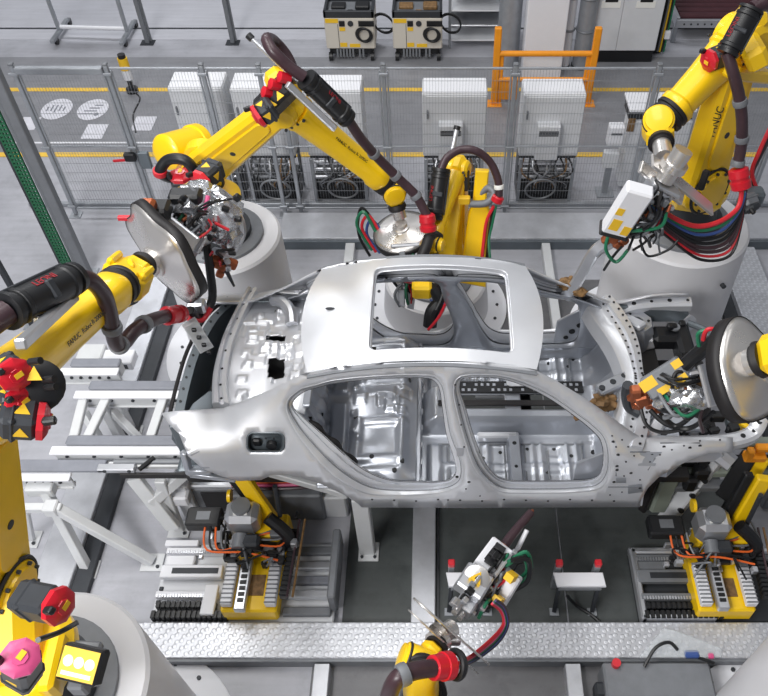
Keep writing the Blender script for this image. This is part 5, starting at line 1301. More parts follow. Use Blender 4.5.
def controller(px0, px1, pyt, label, flap=True, stand=True, seed=1, Yf=7.34):
    z1 = W(px0, pyt, Y=Yf).z; x0, x1 = W(px0, pyt, Y=Yf).x, W(px1, pyt, Y=Yf).x; x = (x0 + x1) / 2; w = x1 - x0; z0 = .62
    t = thing('robot_controller', label, 'control cabinet', (x, Yf + .15, 0), 'control cabinets behind the fence')
    m = MB(); m.box((x, Yf + .16, (z0 + z1) / 2), (w, .32, z1 - z0), .012); m.build('cabinet', CABM, t)
    m = MB(); m.box((x, Yf + .16, z1 + .004), (w * .97, .30, .012), .004); m.build('top_plate', WHT, t)
    m = MB(); m.box((x + w * .02, Yf - .004, (z0 + z1) / 2), (w * .93, .012, (z1 - z0) * .94), .004); dr = m.build('door', CABM, t)
    m = MB(); m.box((x - w * .42, Yf - .018, z0 + (z1 - z0) * .7), (.02, .03, .1), .006); m.build('handle', GRY, dr)
    if flap:
        m = MB(); m.box((x - w * .06, Yf - .06, z0 + (z1 - z0) * .32), (w * .38, .12, (z1 - z0) * .56), .008); vb = m.build('fan_housing', CABM, t)
        m = MB()
        for k in range(4): m.box((x - w * .06, Yf - .122, z0 + (z1 - z0) * (.52 - .022 * k)), (w * .32, .006, .010))
        m.build('vent_grille', DGR, vb)
    hose_stand(t, x, w, Yf - .02, z0, seed)
    return t
controller(167, 222, 88, 'grey control cabinet at the left, behind the yellow balance cylinder', seed=1, flap=False)
controller(229, 285, 89, 'grey control cabinet half hidden behind the bent elbow of the yellow robot', seed=2, flap=False)
controller(299, 361, 91, 'grey control cabinet behind the long yellow forearm and dark hose', seed=3, flap=False)
controller(422, 488, 94, 'grey control cabinet with a fan housing, behind the looped hose of the middle robot', seed=4)
controller(524, 587, 95, 'grey control cabinet with a fan housing, in front of the orange guard rail', seed=5)
z1 = W(640, 109, Y=7.55).z; xa, xb = W(630, 109, Y=7.55).x, W(698, 109, Y=7.55).x
t = thing('wide_cabinet', 'wide grey cabinet with a dark recess under its top, beside the right robot', 'control cabinet', ((xa + xb) / 2, 7.7, 0))
m = MB(); m.box(((xa + xb) / 2, 7.72, z1 - .02), (xb - xa, .36, .04), .008); m.build('top_plate', WHT, t)
m = MB(); m.box(((xa + xb) / 2, 7.74, z1 - .10), (xb - xa - .04, .28, .12)); m.build('recess', DGR, t)
m = MB(); m.box(((xa + xb) / 2 + .02, 7.72, (z1 - .16) / 2 + .02), (xb - xa - .06, .32, z1 - .2), .01); m.build('body', CABM, t)
m = MB(); m.box((xa + .05, 7.55, z1 - .2), (.08, .01, .16)); m.build('notice', BRN, t)
c = W(617, 132, Y=7.45); t = thing('junction_cabinet', 'small white junction box on a narrow stand left of the wide cabinet', 'junction box', (c.x, 7.5, 0))
m = MB(); m.box((c.x, 7.5, c.z - .06), (.17, .12, .24), .01); m.build('upper_box', WHT, t)
m = MB(); m.box((c.x, 7.435, c.z - .02), (.12, .006, .02)); m.build('switch_row', DGR, t)
m = MB(); m.box((c.x - .01, 7.47, c.z - .36), (.17, .1, .20), .01); m.build('lower_box', CABM, t)
m = MB(); m.box((c.x, 7.5, (c.z - .4) / 2), (.07, .06, c.z - .4), .006); m.build('stand_post', GLV, t)
m = MB(); m.box((c.x, 7.5, .012), (.2, .2, .02), .004); m.build('stand_foot', GLV, t)

# ------- small beacon post
b = W(133, 92, 0); t = thing('beacon_post', 'small yellow and white beacon on a dark foot behind the fence', 'beacon', b)
for (z0, z1, r, mm, nm) in ((0, .06, .08, BLK, 'base'), (.06, .2, .035, DGR, 'stem'), (.2, .34, .06, WHT, 'white_band'), (.34, .5, .065, STK, 'yellow_band'), (.5, .55, .05, BLK, 'cap')):
    m = MB(); m.cyl((b.x, b.y, z0), (b.x, b.y, z1), r, n=16); m.build(nm, mm, t)
m = MB(); m.tube([(b.x + .05, b.y - .05, .01), (b.x + .15, b.y - .2, .012), (b.x + .16, b.y - .6, .012), (b.x + .3, b.y - 1.0, .012)], .01, 6); m.build('cable', BLK, t)

# ------- wheeled rack at the upper left
a, b = W(60, 41, 0), W(128, 43, 0); a.z = b.z = 0
t = thing('wheeled_rack', 'tall wheeled tube rack at the top left beyond the lane', 'rack', (a + b) / 2)
for p, nm in ((a, 0), (b, 1)):
    m = MB(); m.box((p.x, p.y + .1, 1.0), (.05, .05, 1.75), .006); m.box((p.x - .0, p.y + .1, .11), (.06, .7, .05), .006); each(m, 'upright' if True else '', GLV, t)
    for yy in (-.2, .4):
        m = MB(); m.cyl((p.x - .02, p.y + .1 + yy, .05), (p.x + .02, p.y + .1 + yy, .05), .05, n=18); w = m.build('caster', BLK, t); m = MB(); m.box((p.x, p.y + .1 + yy, .085), (.06, .08, .04), .008); m.build('caster_fork', GRY, w)
m = MB(); m.cyl((a.x, a.y + .12, .16), (b.x, b.y + .12, .16), .03, n=12); m.cyl((a.x, a.y + .12, .62), (b.x, b.y + .12, .62), .022, n=10); m.cyl((a.x, a.y + .12, 1.8), (b.x, b.y + .12, 1.8), .022, n=10)
each(m, 'cross_tube', WHT, t)
m = MB(); m.box(((a.x + b.x) / 2, a.y + .13, 1.1), (b.x - a.x - .1, .012, .8)); m.build('panel', WHT, t)
# ------- two posts of the far fence
for px, lab in ((148, 'steel post of the far fence, just right of the wheeled rack'), (233, 'steel post of the far fence, alone left of the welding carts')):
    b = W(px, 43, 0); t = thing('fence_post', lab, 'fence post', b, 'posts of the far fence')
    m = MB(); m.box((b.x, b.y, .95), (.06, .06, 1.9), .006); m.box((b.x + .04, b.y + .05, .95), (.03, .03, 1.9), .004); each(m, 'profile', MATS['mid_grey'], t)
    m = MB(); m.box((b.x, b.y, .006), (.2, .16, .012), .003); m.build('foot_plate', DGR, t)
# ------- welding carts
def cart(px, label):
    c = W(px, 62, 0); x, Y = c.x, 10.62; w = .70
    t = thing('welding_cart', label, 'welding cart', (x, Y + .25, 0), 'wheeled welding carts')
    m = MB(); m.box((x, Y + .25, .40), (w, .5, .46), .015); m.build('housing', BEI, t)
    m = MB(); m.box((x, Y - .002, .40), (w * .96, .012, .43), .004); fp = m.build('front_panel', BEI, t)
    m = MB()
    for (dx, dz, sx_, sz_) in ((-.24, .19, .18, .06), (-.1, .07, .08, .05), (-.1, -.16, .10, .06), (.06, -.17, .15, .05)): m.box((x + dx, Y - .012, .4 + dz), (sx_, .006, sz_))
    each(m, 'warning_label', STK, fp)
    m = MB(); m.box((x - .1, Y - .014, .55), (.08, .014, .08), .004); m.box((x + .24, Y - .014, .55), (.22, .014, .08), .004); m.box((x - .16, Y - .010, .36), (.006, .006, .36)); each(m, 'socket', BLK, fp)
    m = MB(); m.cyl((x + .02, Y, .55), (x + .02, Y - .02, .55), .04, n=20); m.build('dial', DGR, fp)
    m = MB()
    for k in range(3): m.torus((x + .19 + .012 * k, Y - .03 - .012 * k, .40), (.1, 1, .1), .10, .016, 24, 6)
    m.build('cable_coil', BLK, fp)
    m = MB()
    for (dx, dy, sx_, sy_) in ((0, .02, w, .04), (0, .48, w, .04), (-w / 2 + .02, .25, .04, .5), (w / 2 - .02, .25, .04, .5)): m.box((x + dx, Y + dy, .67), (sx_, sy_, .1), .008)
    each(m, 'top_rail', DGR, t)
    m = MB(); m.box((x, Y + .25, .64), (w * .9, .42, .02), .004); tp = m.build('tray', GRY, t)
    m = MB(); m.box((x - .16, Y + .28, .67), (.2, .16, .04), .01); m.box((x + .18, Y + .26, .68), (.2, .18, .06), .015); m.box((x + .02, Y + .1, .67), (.09, .06, .04), .01); each(m, 'tray_box', BLK if px < 380 else BRN, tp)
    m = MB(); m.box((x, Y + .25, .13), (w * .9, .44, .10), .01); m.build('undercarriage', BLK, t)
    m = MB()
    for k in range(6): m.cyl((x - .2 + .045 * k, Y + .02, .19), (x - .2 + .045 * k, Y - .01, .06), .016, n=8)
    for k in range(2): m.cyl((x + .12 + .05 * k, Y + .02, .19), (x + .12 + .05 * k, Y - .01, .06), .016, n=8)
    each(m, 'air_hose', GRY, t)
    for dx in (-.3, .3):
        for dy in (0, .46):
            m = MB(); m.cyl((x + dx - .025, Y + dy, .062), (x + dx + .025, Y + dy, .062), .06, n=18); wv = m.build('caster', BLK, t); m = MB(); m.cyl((x + dx - .028, Y + dy, .062), (x + dx + .028, Y + dy, .062), .028, n=12); m.build('hub', GRY, wv)
    m = MB()
    for k in range(3): m.torus((x + .47, Y + .12 + .04 * k, .50 - .03 * k), (.35, 1, .2), .15, .011, 24, 6)
    m.build('hose_coil', BLK, t)
cart(352, 'beige wheeled welding cart with a coiled cable, left one of the two')
cart(418, 'beige wheeled welding cart with a coiled cable, right one beside the metal racks')
# ------- metal rack right of the carts
b = W(474, 48, 0); t = thing('metal_rack', 'low silver metal rack with stacked shelves between carts and columns', 'rack', b)
for i, z in enumerate((.12, .34, .56, .80)):
    m = MB(); m.box((b.x, b.y + .2, z), (.72, .42, .025), .006); m.build('shelf', ALU if i % 2 else CABM, t)
m = MB()
for sx_ in (-.36, .36):
    for sy_ in (0, .4): m.box((b.x + sx_, b.y + sy_, .45), (.035, .035, .9), .004)
each(m, 'upright', GLV, t)
m = MB()
for k in range(9): m.box((b.x - .3 + .07 * k, b.y + .18, .835), (.04, .34, .04), .006)
each(m, 'stacked_strip', ALU, t)
m = MB(); m.box((b.x + .1, b.y + .5, .4), (.9, .1, .8), .02); m.build('back_panel', GRY, t)
# ------- columns
def column_(name, px, py, w, d, mm, round_=False):
    b = W(px, py, 0); m = MB(); m.org = b
    if round_: m.cyl((b.x, b.y, 0), (b.x, b.y, 3.2), w / 2, n=24)
    else: m.box((b.x, b.y + d / 2, 1.6), (w, d, 3.2), .01)
    return m.build(name, mm)
struct(column_('column_1', 541, 79, .54, .3, WHT))
o = column_('column_2', 507, 62, .32, .2, MATS['galvanised_post'], True); struct(o)
for px, w, lab, mm in ((580, .24, 'galvanised round duct pipe between the white column and the grey switch cabinet', GLV), (564, .14, 'slim white pipe right beside the white column', WHT)):
    b = W(px, 66, 0); t = thing('duct_pipe', lab, 'pipe', b, None)
    m = MB(); m.cyl((b.x, b.y, .02), (b.x, b.y, 3.2), w / 2, n=22); m.build('pipe', mm, t)
    m = MB(); m.cyl((b.x, b.y, 0), (b.x, b.y, .03), w * .56, n=22); m.build('floor_flange', DGR, t)
    m = MB(); m.torus((b.x, b.y, 1.0), (0, 0, 1), w / 2 + .005, .015, 28, 6); m.torus((b.x, b.y, .55), (0, 0, 1), w / 2 + .005, .015, 28, 6); each(m, 'pipe_collar', GRY, t)
# ------- big switch cabinet
b0, b1 = W(592, 63, 0), W(643, 63, 0); Y = b0.y; xc = (b0.x + b1.x) / 2 + .02; w = .96
t = thing('switch_cabinet', 'tall light grey two door switch cabinet on a black plinth', 'cabinet', (xc, Y + .25, 0))
m = MB(); m.box((xc, Y + .25, .08), (w * .98, .46, .16), .006); m.build('plinth', BLK, t)
m = MB(); m.box((xc, Y + .25, 1.18), (w, .5, 2.0), .01); m.build('body', CABM, t)
for sg in (-1, 1):
    wd_ = w * (.40 if sg < 0 else .58); cx = xc + (-w * .29 if sg < 0 else w * .205)
    m = MB(); m.box((cx, Y - .008, 1.18), (wd_, .02, 1.96), .005); dr = m.build('door', CABM, t)
    m = MB(); m.box((cx + .02, Y - .022, .86), (.26, .006, .09)); m.build('name_plate', LBL, dr)
    m = MB(); m.box((cx + .02, Y - .026, .92), (.17, .006, .05)); m.build('plate_window', BLK, dr)
    m = MB(); m.box((cx - sg * wd_ * .44, Y - .025, 1.0), (.02, .02, .14), .005); m.build('handle', GRY, dr)
# cables beside it
b = W(660, 60, 0); t = thing('cable_riser', 'bundle of dark and yellow cables on a steel rail beside the switch cabinet', 'cable riser', b)
m = MB(); m.box((b.x + .06, b.y + .2, 1.2), (.05, .05, 2.4), .006); m.build('rail', GLV, t)
m = MB(); m.box((b.x - .02, b.y + .24, 1.0), (.14, .1, 2.0), .01); m.build('cable_tray', BLR, t)
for i, mm in enumerate((BLK, GRY, STK, BLK, GRN)):
    m = MB(); m.tube([(b.x - .05 + .03 * i, b.y + .16, 2.2), (b.x - .07 + .03 * i, b.y + .13, 1.4), (b.x - .04 + .025 * i, b.y + .14, .7), (b.x - .05 + .03 * i, b.y + .15, .05)], .013, 7); m.build('cable', mm, t)
m = MB(); m.box((b.x + .06, b.y + .12, .32), (.08, .06, .12), .01); m.build('socket_box', WHT, t)
# ------- dark red roller table at the top right
p0, p1 = W(672, 42, 0), W(750, 42, 0); Y = p0.y; x0, x1 = p0.x, p0.x + 1.3
t = thing('roller_table', 'long low table of dark red rollers in a silver frame at the top right', 'roller conveyor', ((x0 + x1) / 2, Y, 0))
for k in range(16):
    m = MB(); m.cyl((x0 + .04, Y + .1 + .15 * k, .34), (x1 - .04, Y + .1 + .15 * k, .34), .062, n=14); m.build('roller', MAR, t)
m = MB(); m.box((x0, Y + 1.2, .33), (.05, 2.5, .14), .006); m.box((x1, Y + 1.2, .33), (.05, 2.5, .14), .006); m.box(((x0 + x1) / 2, Y - .03, .30), (x1 - x0 + .05, .05, .12), .006); each(m, 'side_rail', ALU, t)
m = MB()
for x in (x0, x1):
    for yy in (Y, Y + 2.3): m.box((x, yy, .13), (.06, .06, .26), .006)
each(m, 'leg', GLV, t)
m = MB()
for k in range(12): m.cyl((x0 + .1 + .1 * k, Y - .055, .30), (x0 + .1 + .1 * k, Y - .062, .30), .014, n=8)
each(m, 'frame_bolt', DGR, t)
m = MB(); m.box(((x0 + x1) / 2, Y + 1.2, .2), (x1 - x0 - .08, 2.3, .02)); m.build('drip_tray', BLR, t)
# ------- orange guard rail
a, b = W(494, 104, 0), W(587, 105, 0); Y = a.y
t = thing('guard_rail', 'orange tubular guard rail behind the fence, in front of the columns', 'guard rail', ((a.x + b.x) / 2, Y, 0))
for p in (a, b):
    m = MB(); m.box((p.x, Y, .54), (.09, .07, 1.06), .012); m.box((p.x + (.05 if p is a else -.05), Y + .02, .35), (.09, .05, .68), .01); ps = each(m, 'post', ORA, t)[0]
    m = MB(); m.box((p.x, Y, .008), (.2, .18, .016), .004); m.build('foot_plate', ORA, ps)
m = MB(); m.cyl((a.x, Y, .72), (b.x, Y, .72), .036, n=16); m.cyl((a.x, Y, .36), (b.x, Y, .36), .03, n=16); each(m, 'rail_tube', ORA, t)
m = MB(); m.box((a.x + .17, Y, .22), (.26, .03, .30), .008); m.build('kick_plate', ORA, t)
# bottom cable duct line behind the fence
m = MB(); m.box((0, FY + .16, .03), (9.5, .05, .05), .006); o = base_mesh(m, (0, FY + .16, 0)).build('cable_duct', GLV); tag(o, 'low grey cable duct running along the floor behind the fence', 'cable duct')
# ================================================================== CONVEYOR, LIFTERS AND FLOOR EQUIPMENT
ZR = .86
def rail(pyf, x0px, x1px, label, z=ZR, w=.075, belt=True, Yc=None):
    Y = W(110, pyf, z).y; xa, xb = WX(x0px, Y, z), WX(x1px, Y, z)
    t = thing('conveyor_rail', label, 'conveyor rail', ((xa + xb) / 2, Y, z - .2), 'skid conveyor rails')
    m = MB(); m.box(((xa + xb) / 2, Y - .0, z - .012), (xb - xa, w, .024), .005); m.build('top_flange', WHT, t)
    m = MB(); m.box(((xa + xb) / 2, Y + .01, z - .085), (xb - xa - .02, .02, .13), .004); m.box(((xa + xb) / 2, Y + .02, z - .155), (xb - xa - .05, w * .9, .02), .004); each(m, 'web', FRM, t)
    if belt:
        m = MB(); m.box(((xa + xb) / 2 + .05, Y + w * .5 + .045, z + .005), (xb - xa - .1, .085, .035), .012); m.build('belt', BELT, t)
        m = MB(); m.box(((xa + xb) / 2 + .05, Y + w * .5 + .045, z - .07), (xb - xa - .12, .09, .11), .006); m.build('belt_bed', FRM, t)
    m = MB()
    for k in range(5):
        x = xa + .1 + (xb - xa - .2) * k / 4; m.cyl((x, Y - .0, z - .08), (x, Y - .012, z - .08), .013, n=8)
    each(m, 'rail_bolt', DGR, t)
    return t, Y, xa, xb
t1, YN, xa, xb = rail(450, 50, 186, 'white topped conveyor rail beside the rear corner of the car, nearest of the long rails')
t2, YF, xc, xd = rail(394, 74, 186, 'white topped conveyor rail reaching the boot from the left, second row back')
t3, Y3, _, _ = rail(371, 56, 118, 'short white topped conveyor rail under the yellow forearm at the left', z=.86)
t4, Y4, _, _ = rail(476, 10, 70, 'short conveyor rail end beside the yellow upright arm at the left', z=.80, belt=False)
# belt drive plates in front of the near rail
ty = W(110, 466, .82).y
t = thing('chain_guide', 'grey chain guide with a steel roller running below the near conveyor rail', 'chain guide', (WX(110, ty, .8), ty, .7))
x0, x1 = WX(12, ty, .82), WX(190, ty, .82)
m = MB(); m.box((x0 + .35, ty, .82), (.68, .10, .03), .006); m.build('belt', BELT, t)
m = MB(); m.box(((x0 + x1) / 2 + .35, ty + .02, .80), (x1 - x0 - .7, .045, .05), .01); m.build('guide_bar', FRM, t)
m = MB(); m.cyl(((x0 + .75), ty + .03, .83), (x1, ty + .03, .83), .022, n=14); m.build('shaft', GRY, t)
m = MB(); m.box((x0 + .78, ty - .02, .82), (.28, .06, .05), .008); gp = m.build('guide_plate', ALU, t)
m = MB(); m.cyl((x0 + .70, ty - .05, .83), (x0 + .70, ty - .058, .83), .014, n=8); m.cyl((x0 + .88, ty - .05, .83), (x0 + .88, ty - .058, .83), .014, n=8); each(m, 'guide_bolt', DGR, gp)
m = MB(); m.bar((x0 + .95, ty - .04, .83), (x0 + 1.05, ty + .05, .86), .03, .03, .005); m.build('clamp_lever', BLK, t)
m = MB(); m.box(((x0 + x1) / 2 + .4, ty - .05, .77), (x1 - x0 - .8, .02, .06), .004); m.build('lower_strip', BLR, t)
# supporting frame: cross members and raking legs down to the floor
fr = thing('conveyor_stand', 'light grey welded support frame with raking legs under the conveyor rails', 'support frame', (-2.25, 3.2, 0))
def leg(p, q, w=.07, h=.07, nm='leg', foot=True):
    m = MB(); m.bar(p, q, w, h, .006, up=(0, 1, .01)); o = m.build(nm, FRM, fr)
    if foot:
        m = MB(); m.box((q[0], q[1], .008), (.17, .15, .016), .003); f = m.build('foot_plate', FRM, o)
        m = MB(); m.cyl((q[0] + .05, q[1] - .04, .016), (q[0] + .05, q[1] - .04, .03), .014, n=6); m.build('foot_bolt', DGR, f)
    return o
zt_ = ZR - .17
f1, f2 = W(88, 570, 0), W(153, 563, 0)
h1 = W(44, 488, zt_); h2 = W(56, 508, .62)
leg(h1, f1 + V((0, 0, .02))); leg(h2, f2 + V((0, 0, .02)))
m = MB(); m.bar(W(20, 508, .62), W(62, 508, .62), .06, .06, .006); m.build('cross_bar', FRM, fr)
m = MB(); m.box(W(42, 487, .68), (.2, .12, .1), .01); m.box(W(52, 508, .62), (.1, .1, .1), .01); each(m, 'joint_plate', FRM, fr)
leg(W(134, 478, zt_), W(174, 528, .18), .12, .05, foot=False); leg(W(186, 472, zt_), W(152, 502, .45), .08, .07, foot=False); leg(W(160, 480, zt_), W(180, 530, 0) + V((0, 0, .02)), .08, .05)
leg(W(22, 508, .6), W(30, 540, 0) + V((0, 0, .02)), .09, .04, foot=True)
for (a, b) in ((107, 84), (72 + 12, 72), (164, 148)):
    p, q = W(a, 398, ZR - .05), W(b, 446, ZR - .05); m = MB(); m.bar(p, q, .07, .05, .006); m.build('cross_bar', FRM, fr)
for (a, b, c, d) in ((104, 402, 140, 440), (84, 412, 100, 440), (88, 398, 120, 372)):
    m = MB(); m.bar(W(a, b, .62), W(c, d, .45), .06, .06, .006, up=(0, 1, .01)); m.build('brace', FRM, fr)
for (x, y) in ((-2.0, YF + .02), (-2.7, YF + .02), (-2.0, YN + .06), (-2.72, Y3)):
    leg(V((x, y, zt_)), V((x, y, .02)), .07, .07)
# tall white stand between rails
c = W(90, 352, .6); t = thing('pallet_stop', 'white box shaped pallet stop behind the short conveyor rail at the left', 'pallet stop', (c.x, c.y, 0))
m = MB(); m.box((c.x, c.y, .3), (.22, .2, .6), .01); m.build('body', FRM, t); m = MB(); m.box((c.x + .2, c.y - .02, .52), (.34, .16, .1), .008); m.build('head', WHT, t); m = MB(); m.box((c.x + .2, c.y - .102, .52), (.26, .006, .05)); m.build('opening', DGR, t)
# white box column and support prop under the car sill
f = W(369, 553, 0)
t = thing('car_support_prop', 'light grey steel prop under the middle of the near car sill', 'support', (f.x, f.y, 0))
m = MB(); m.box((f.x - .01, f.y + .02, .43), (.12, .10, .82), .008); m.build('column', FRM, t)
m = MB(); m.box((f.x, f.y, .02), (.16, .16, .016), .004); fp = m.build('foot_plate', FRM, t)
m = MB(); m.cyl((f.x + .05, f.y - .05, .028), (f.x + .05, f.y - .05, .045), .012, n=6); m.cyl((f.x - .05, f.y - .05, .028), (f.x - .05, f.y - .05, .045), .012, n=6); each(m, 'foot_bolt', DGR, fp)
m = MB(); m.bar((f.x - .1, f.y + .08, .78), (f.x - .9, f.y + .3, .84), .08, .07, .008); m.build('raking_arm', FRM, t)
skid = thing('transport_skid', 'long steel transport skid under the car floor', 'skid', (0, YC, .70))
m = MB(); m.box((0, YC - .42, .76), (3.7, .09, .09), .01); m.box((0, YC + .42, .76), (3.7, .09, .09), .01); each(m, 'runner', BLR, skid)
m = MB()
for x in (-1.3, -.3, .7, 1.5): m.box((x, YC, .74), (.08, .9, .06), .008)
each(m, 'cross_member', BLR, skid)

# ------- small fixture tables
def tray(quad, label, z=.32):
    P = [W(a, b, z) for a, b in quad]; c = sum(P, V()) / 4
    t = thing('fixture_table', label, 'fixture table', (c.x, c.y, ZP), 'small fixture tables')
    x0, x1 = min(p.x for p in P), max(p.x for p in P); y0, y1 = min(p.y for p in P), max(p.y for p in P)
    m = MB(); m.prism([(x0 + .02 - c.x, y0 - c.y), (x1 - c.x, y0 - c.y), (x1 - .01 - c.x, y1 - c.y), (x0 - c.x, y1 - c.y)], Matrix.Translation((c.x, c.y, z)), .03, .006); m.build('table_top', WHT, t)
    for x in (x0 + .04, x1 - .05):
        m = MB(); m.box((x, y1 + .04, z / 2 + .04), (.045, .045, z + .06), .005); l = m.build('rear_post', GLV, t)
        m = MB(); m.box((x, y1 + .035, z + .085), (.05, .05, .05), .008); m.build('locating_pin', REDC, l)
        m = MB(); m.bar((x, y0 + .02, z - .015), (x - .015, y0 - .05, ZP + .01), .03, .04, .004); l = m.build('front_leg', DGR, t)
        m = MB(); m.box((x - .015, y0 - .06, ZP + .006), (.07, .06, .012), .002); m.build('foot_plate', GLV, l)
    m = MB(); m.box((c.x, y0 + .005, z - .03), (x1 - x0 - .06, .03, .03), .004); m.build('front_edge', GRY, t)
    return t
tray([(553, 573), (604, 573), (605, 587), (556, 587)], 'small white topped fixture table with two red pins, alone on the dark floor')
tray([(446, 573), (497, 573), (498, 587), (449, 587)], 'small white topped fixture table half hidden behind the lower welding gun')
p = [W(567, 596, .2), W(577, 606, .05), W(590, 614, ZP + .012), W(600, 622, ZP + .012)]
m = MB(); m.tube(p, .012, 7); o = base_mesh(m, p[-1]).build('floor_cable', BLK); tag(o, 'black cable trailing on the dark floor from the white fixture table', 'cable')

# ------- lifting units on cross slides
def chain(par, p, q, w, h, n, nm='energy_chain', mm=BLK):
    """row of chain links from p to q"""
    p, q = V(p), V(q); d = (q - p) / n; m = MB()
    for k in range(n):
        a = p + d * (k + .5); F = frame(a, d); m.box(a, (d.length * .8, w, h), .004, F.to_3x3())
    m.bar(p, q, w * .7, h * .7)
    return m.build(nm, mm, par)
def lifter(xl, xr, yb, yt, label, colr=WHT, flip=1, seed=4, base=CABM):
    """slide table [xl, xr] x [yb, yt] with a yellow carriage"""
    r = random.Random(seed); w = xr - xl; xm = (xl + xr) / 2; xc = xl + w * (.56 if flip > 0 else .43)
    t = thing('lifting_unit', label, 'lifting unit', (xm, (yb + yt) / 2, 0), 'yellow lifting units on cross slides')
    m = MB(); m.box((xm, (yb + yt) / 2, .05), (w, yt - yb, .07), .01); bp = m.build('base_plate', base, t)
    if flip < 0:
        m = MB()
        for cx_, cy_, wx_, wy_ in ((xl + .02, (yb + yt) / 2, .05, yt - yb), (xm, yt - .02, w, .05), (xl + w * .2, yb + .02, w * .4, .04)): m.box((cx_, cy_, .11), (wx_, wy_, .10), .012)
        each(m, 'tray_rim', ALU, t)
    m = MB()
    for k in range(6): m.box((xl + .03 + .0 * k, yb + .05 + (yt - yb - .1) * k / 5, .09), (.03, .03, .02), .004)
    each(m, 'leveling_bolt', DGR, bp)
    # left half: slide rails, racks and chains (front to back)
    L0, L1 = xl + .02, xl + w * .36; dY = (yt - yb)
    for i, (f, h, wd_, mm) in enumerate(((.30, .14, .05, colr), (.58, .15, .10, colr), (.86, .13, .05, colr))):
        m = MB(); m.box(((L0 + L1) / 2, yb + dY * f, h), (L1 - L0, wd_, .05), .006); sr = m.build('slide_rail', mm, t)
        if i == 1:
            m = MB(); m.box(((L0 + L1) / 2 + .03, yb + dY * f, h + .026), ((L1 - L0) * .75, wd_ * .45, .006)); m.build('rail_slot', DGR, sr)
        else:
            m = MB()
            for k in range(22): m.box((L0 + .02 + (L1 - L0 - .04) * k / 21, yb + dY * f - wd_ * .3, h + .026), ((L1 - L0) / 40, wd_ * .5, .012))
            m.build('gear_rack', ALU, sr)
    chain(t, (L0 + .02, yb + dY * .18, .13), (L1, yb + dY * .18, .13), .05, .06, 12)
    chain(t, (L0, yb + dY * .06, .13), (L1 + .1, yb + dY * .06, .13), .06, .07, 15)
    m = MB(); m.box((L0 + .12, yb + dY * .73, .12), (.22, .1, .05), .01); m.box((L0 + .10, yb + dY * .97, .12), (.26, .05, .05), .006); m.box((L1 - .05, yb + dY * .22, .17), (.1, dY * .36, .04), .006); each(m, 'cover_plate', colr, t)
    # right half bars
    R0, R1 = xl + w * .72, xr - .02
    for i, f in enumerate((.12, .32, .5, .68, .88)):
        m = MB(); m.box(((R0 + R1) / 2, yb + dY * f, .11 + .01 * (i % 2)), (R1 - R0, dY * .10, .05), .008); m.build('slide_bar', (GRY, ALU, BELT, ALU, GRY)[i], t)
    m = MB(); m.box((xr, (yb + yt) / 2 + .04, .22), (.06, dY * .85, .26), .012); m.build('end_plate', MATS['mid_grey'], t)
    # carriage
    cw = w * .30
    m = MB(); m.box((xc, yb + dY * .42, .19), (cw, dY * .80, .16), .015); m.box((xc + cw * .1, yb + dY * .95, .28), (cw * 1.0, dY * .3, .36), .02); ca = each(m, 'carriage', YEL, t)[0]
    m = MB(); m.box((xc + cw * .06, yb + dY * .33, .272), (cw * .34, dY * .25, .008)); m.build('carriage_recess', BRN, ca)
    for dx in (-.38, .40):
        m = MB(); m.box((xc + cw * dx, yb + dY * .34, .31), (cw * .2, dY * .56, .06), .008)
        rb = m.build('bellows', WHT, ca); m = MB()
        for k in range(10): m.box((xc + cw * dx, yb + dY * (.08 + .053 * k), .342), (cw * .2, .008, .01))
        m.build('bellows_fold', GRY, rb)
    m = MB(); m.box((xc - cw * .12, yb + dY * .30, .32), (cw * .20, dY * .62, .06), .008); rl = m.build('guide_rail', ALU, ca)
    m = MB()
    for k in range(7): m.box((xc - cw * .12, yb + dY * (.1 + .07 * k), .352), (cw * .11, dY * .045, .012), .002)
    each(m, 'guide_slot', BLK, rl)
    chain(t, (xc + cw * .64, yb + dY * .12, .36), (xc + cw * .70, yb + dY * .95, .36), .06, .08, 14)
    for i in range(2):
        m = MB(); m.tube([(xc + cw * (.72 + .1 * i), yb + dY * .1, .40), (xc + cw * (.74 + .1 * i), yb + dY * .5, .40), (xc + cw * (.78 + .1 * i), yb + dY * 1.05, .42)], .009, 7); m.build('cable', (HOSE, BRN)[i], t)
    # drive motor block
    m = MB(); m.box((xc - cw * .18, yb + dY * .96, .56), (.24, .20, .22), .04); mt = m.build('drive_housing', ALU, t)
    m = MB(); m.cyl((xc - cw * .18, yb + dY * .98, .67), (xc - cw * .18, yb + dY * .98, .70), .07, n=20); m.cyl((xc - cw * .22, yb + dY * .78, .50), (xc - cw * .22, yb + dY * .62, .48), .055, n=18); each(m, 'motor_cover', MATS['mid_grey'], mt)
    m = MB(); m.box((xc - cw * .18, yb + dY * .96, .675), (.1, .1, .012)); m.build('nameplate', LBL, mt)
    m = MB(); m.box((xc - cw * .95, yb + dY * 1.0, .48), (.26, .16, .10), .015); jb = m.build('motor_box', BLK, t); m = MB(); m.box((xc - cw * .95, yb + dY * 1.0, .532), (.1, .07, .006)); m.build('rating_plate', GRY, jb)
    m = MB(); m.cyl((xc - cw * .5, yb + dY * 1.18, .62), (xc - cw * .44, yb + dY * 1.18, .62), .05, n=16); m.build('pulley', YEL, t)
    m = MB()
    for k in range(12): m.box((xc + r.uniform(-.6, .5) * cw, yb + dY * r.uniform(.55, 1.05), r.uniform(.36, .46)), (r.uniform(.04, .1), r.uniform(.04, .08), r.uniform(.04, .07)), .008)
    for i, o in enumerate(each(m, 'valve_block', BLK, t)):
        if i % 3 == 0: o.data.materials[0] = GRY
    m = MB(); m.box((xc - cw * .05, yb + dY * .70, .46), (.16, .1, .14), .02); m.build('terminal_box', DGR, t)
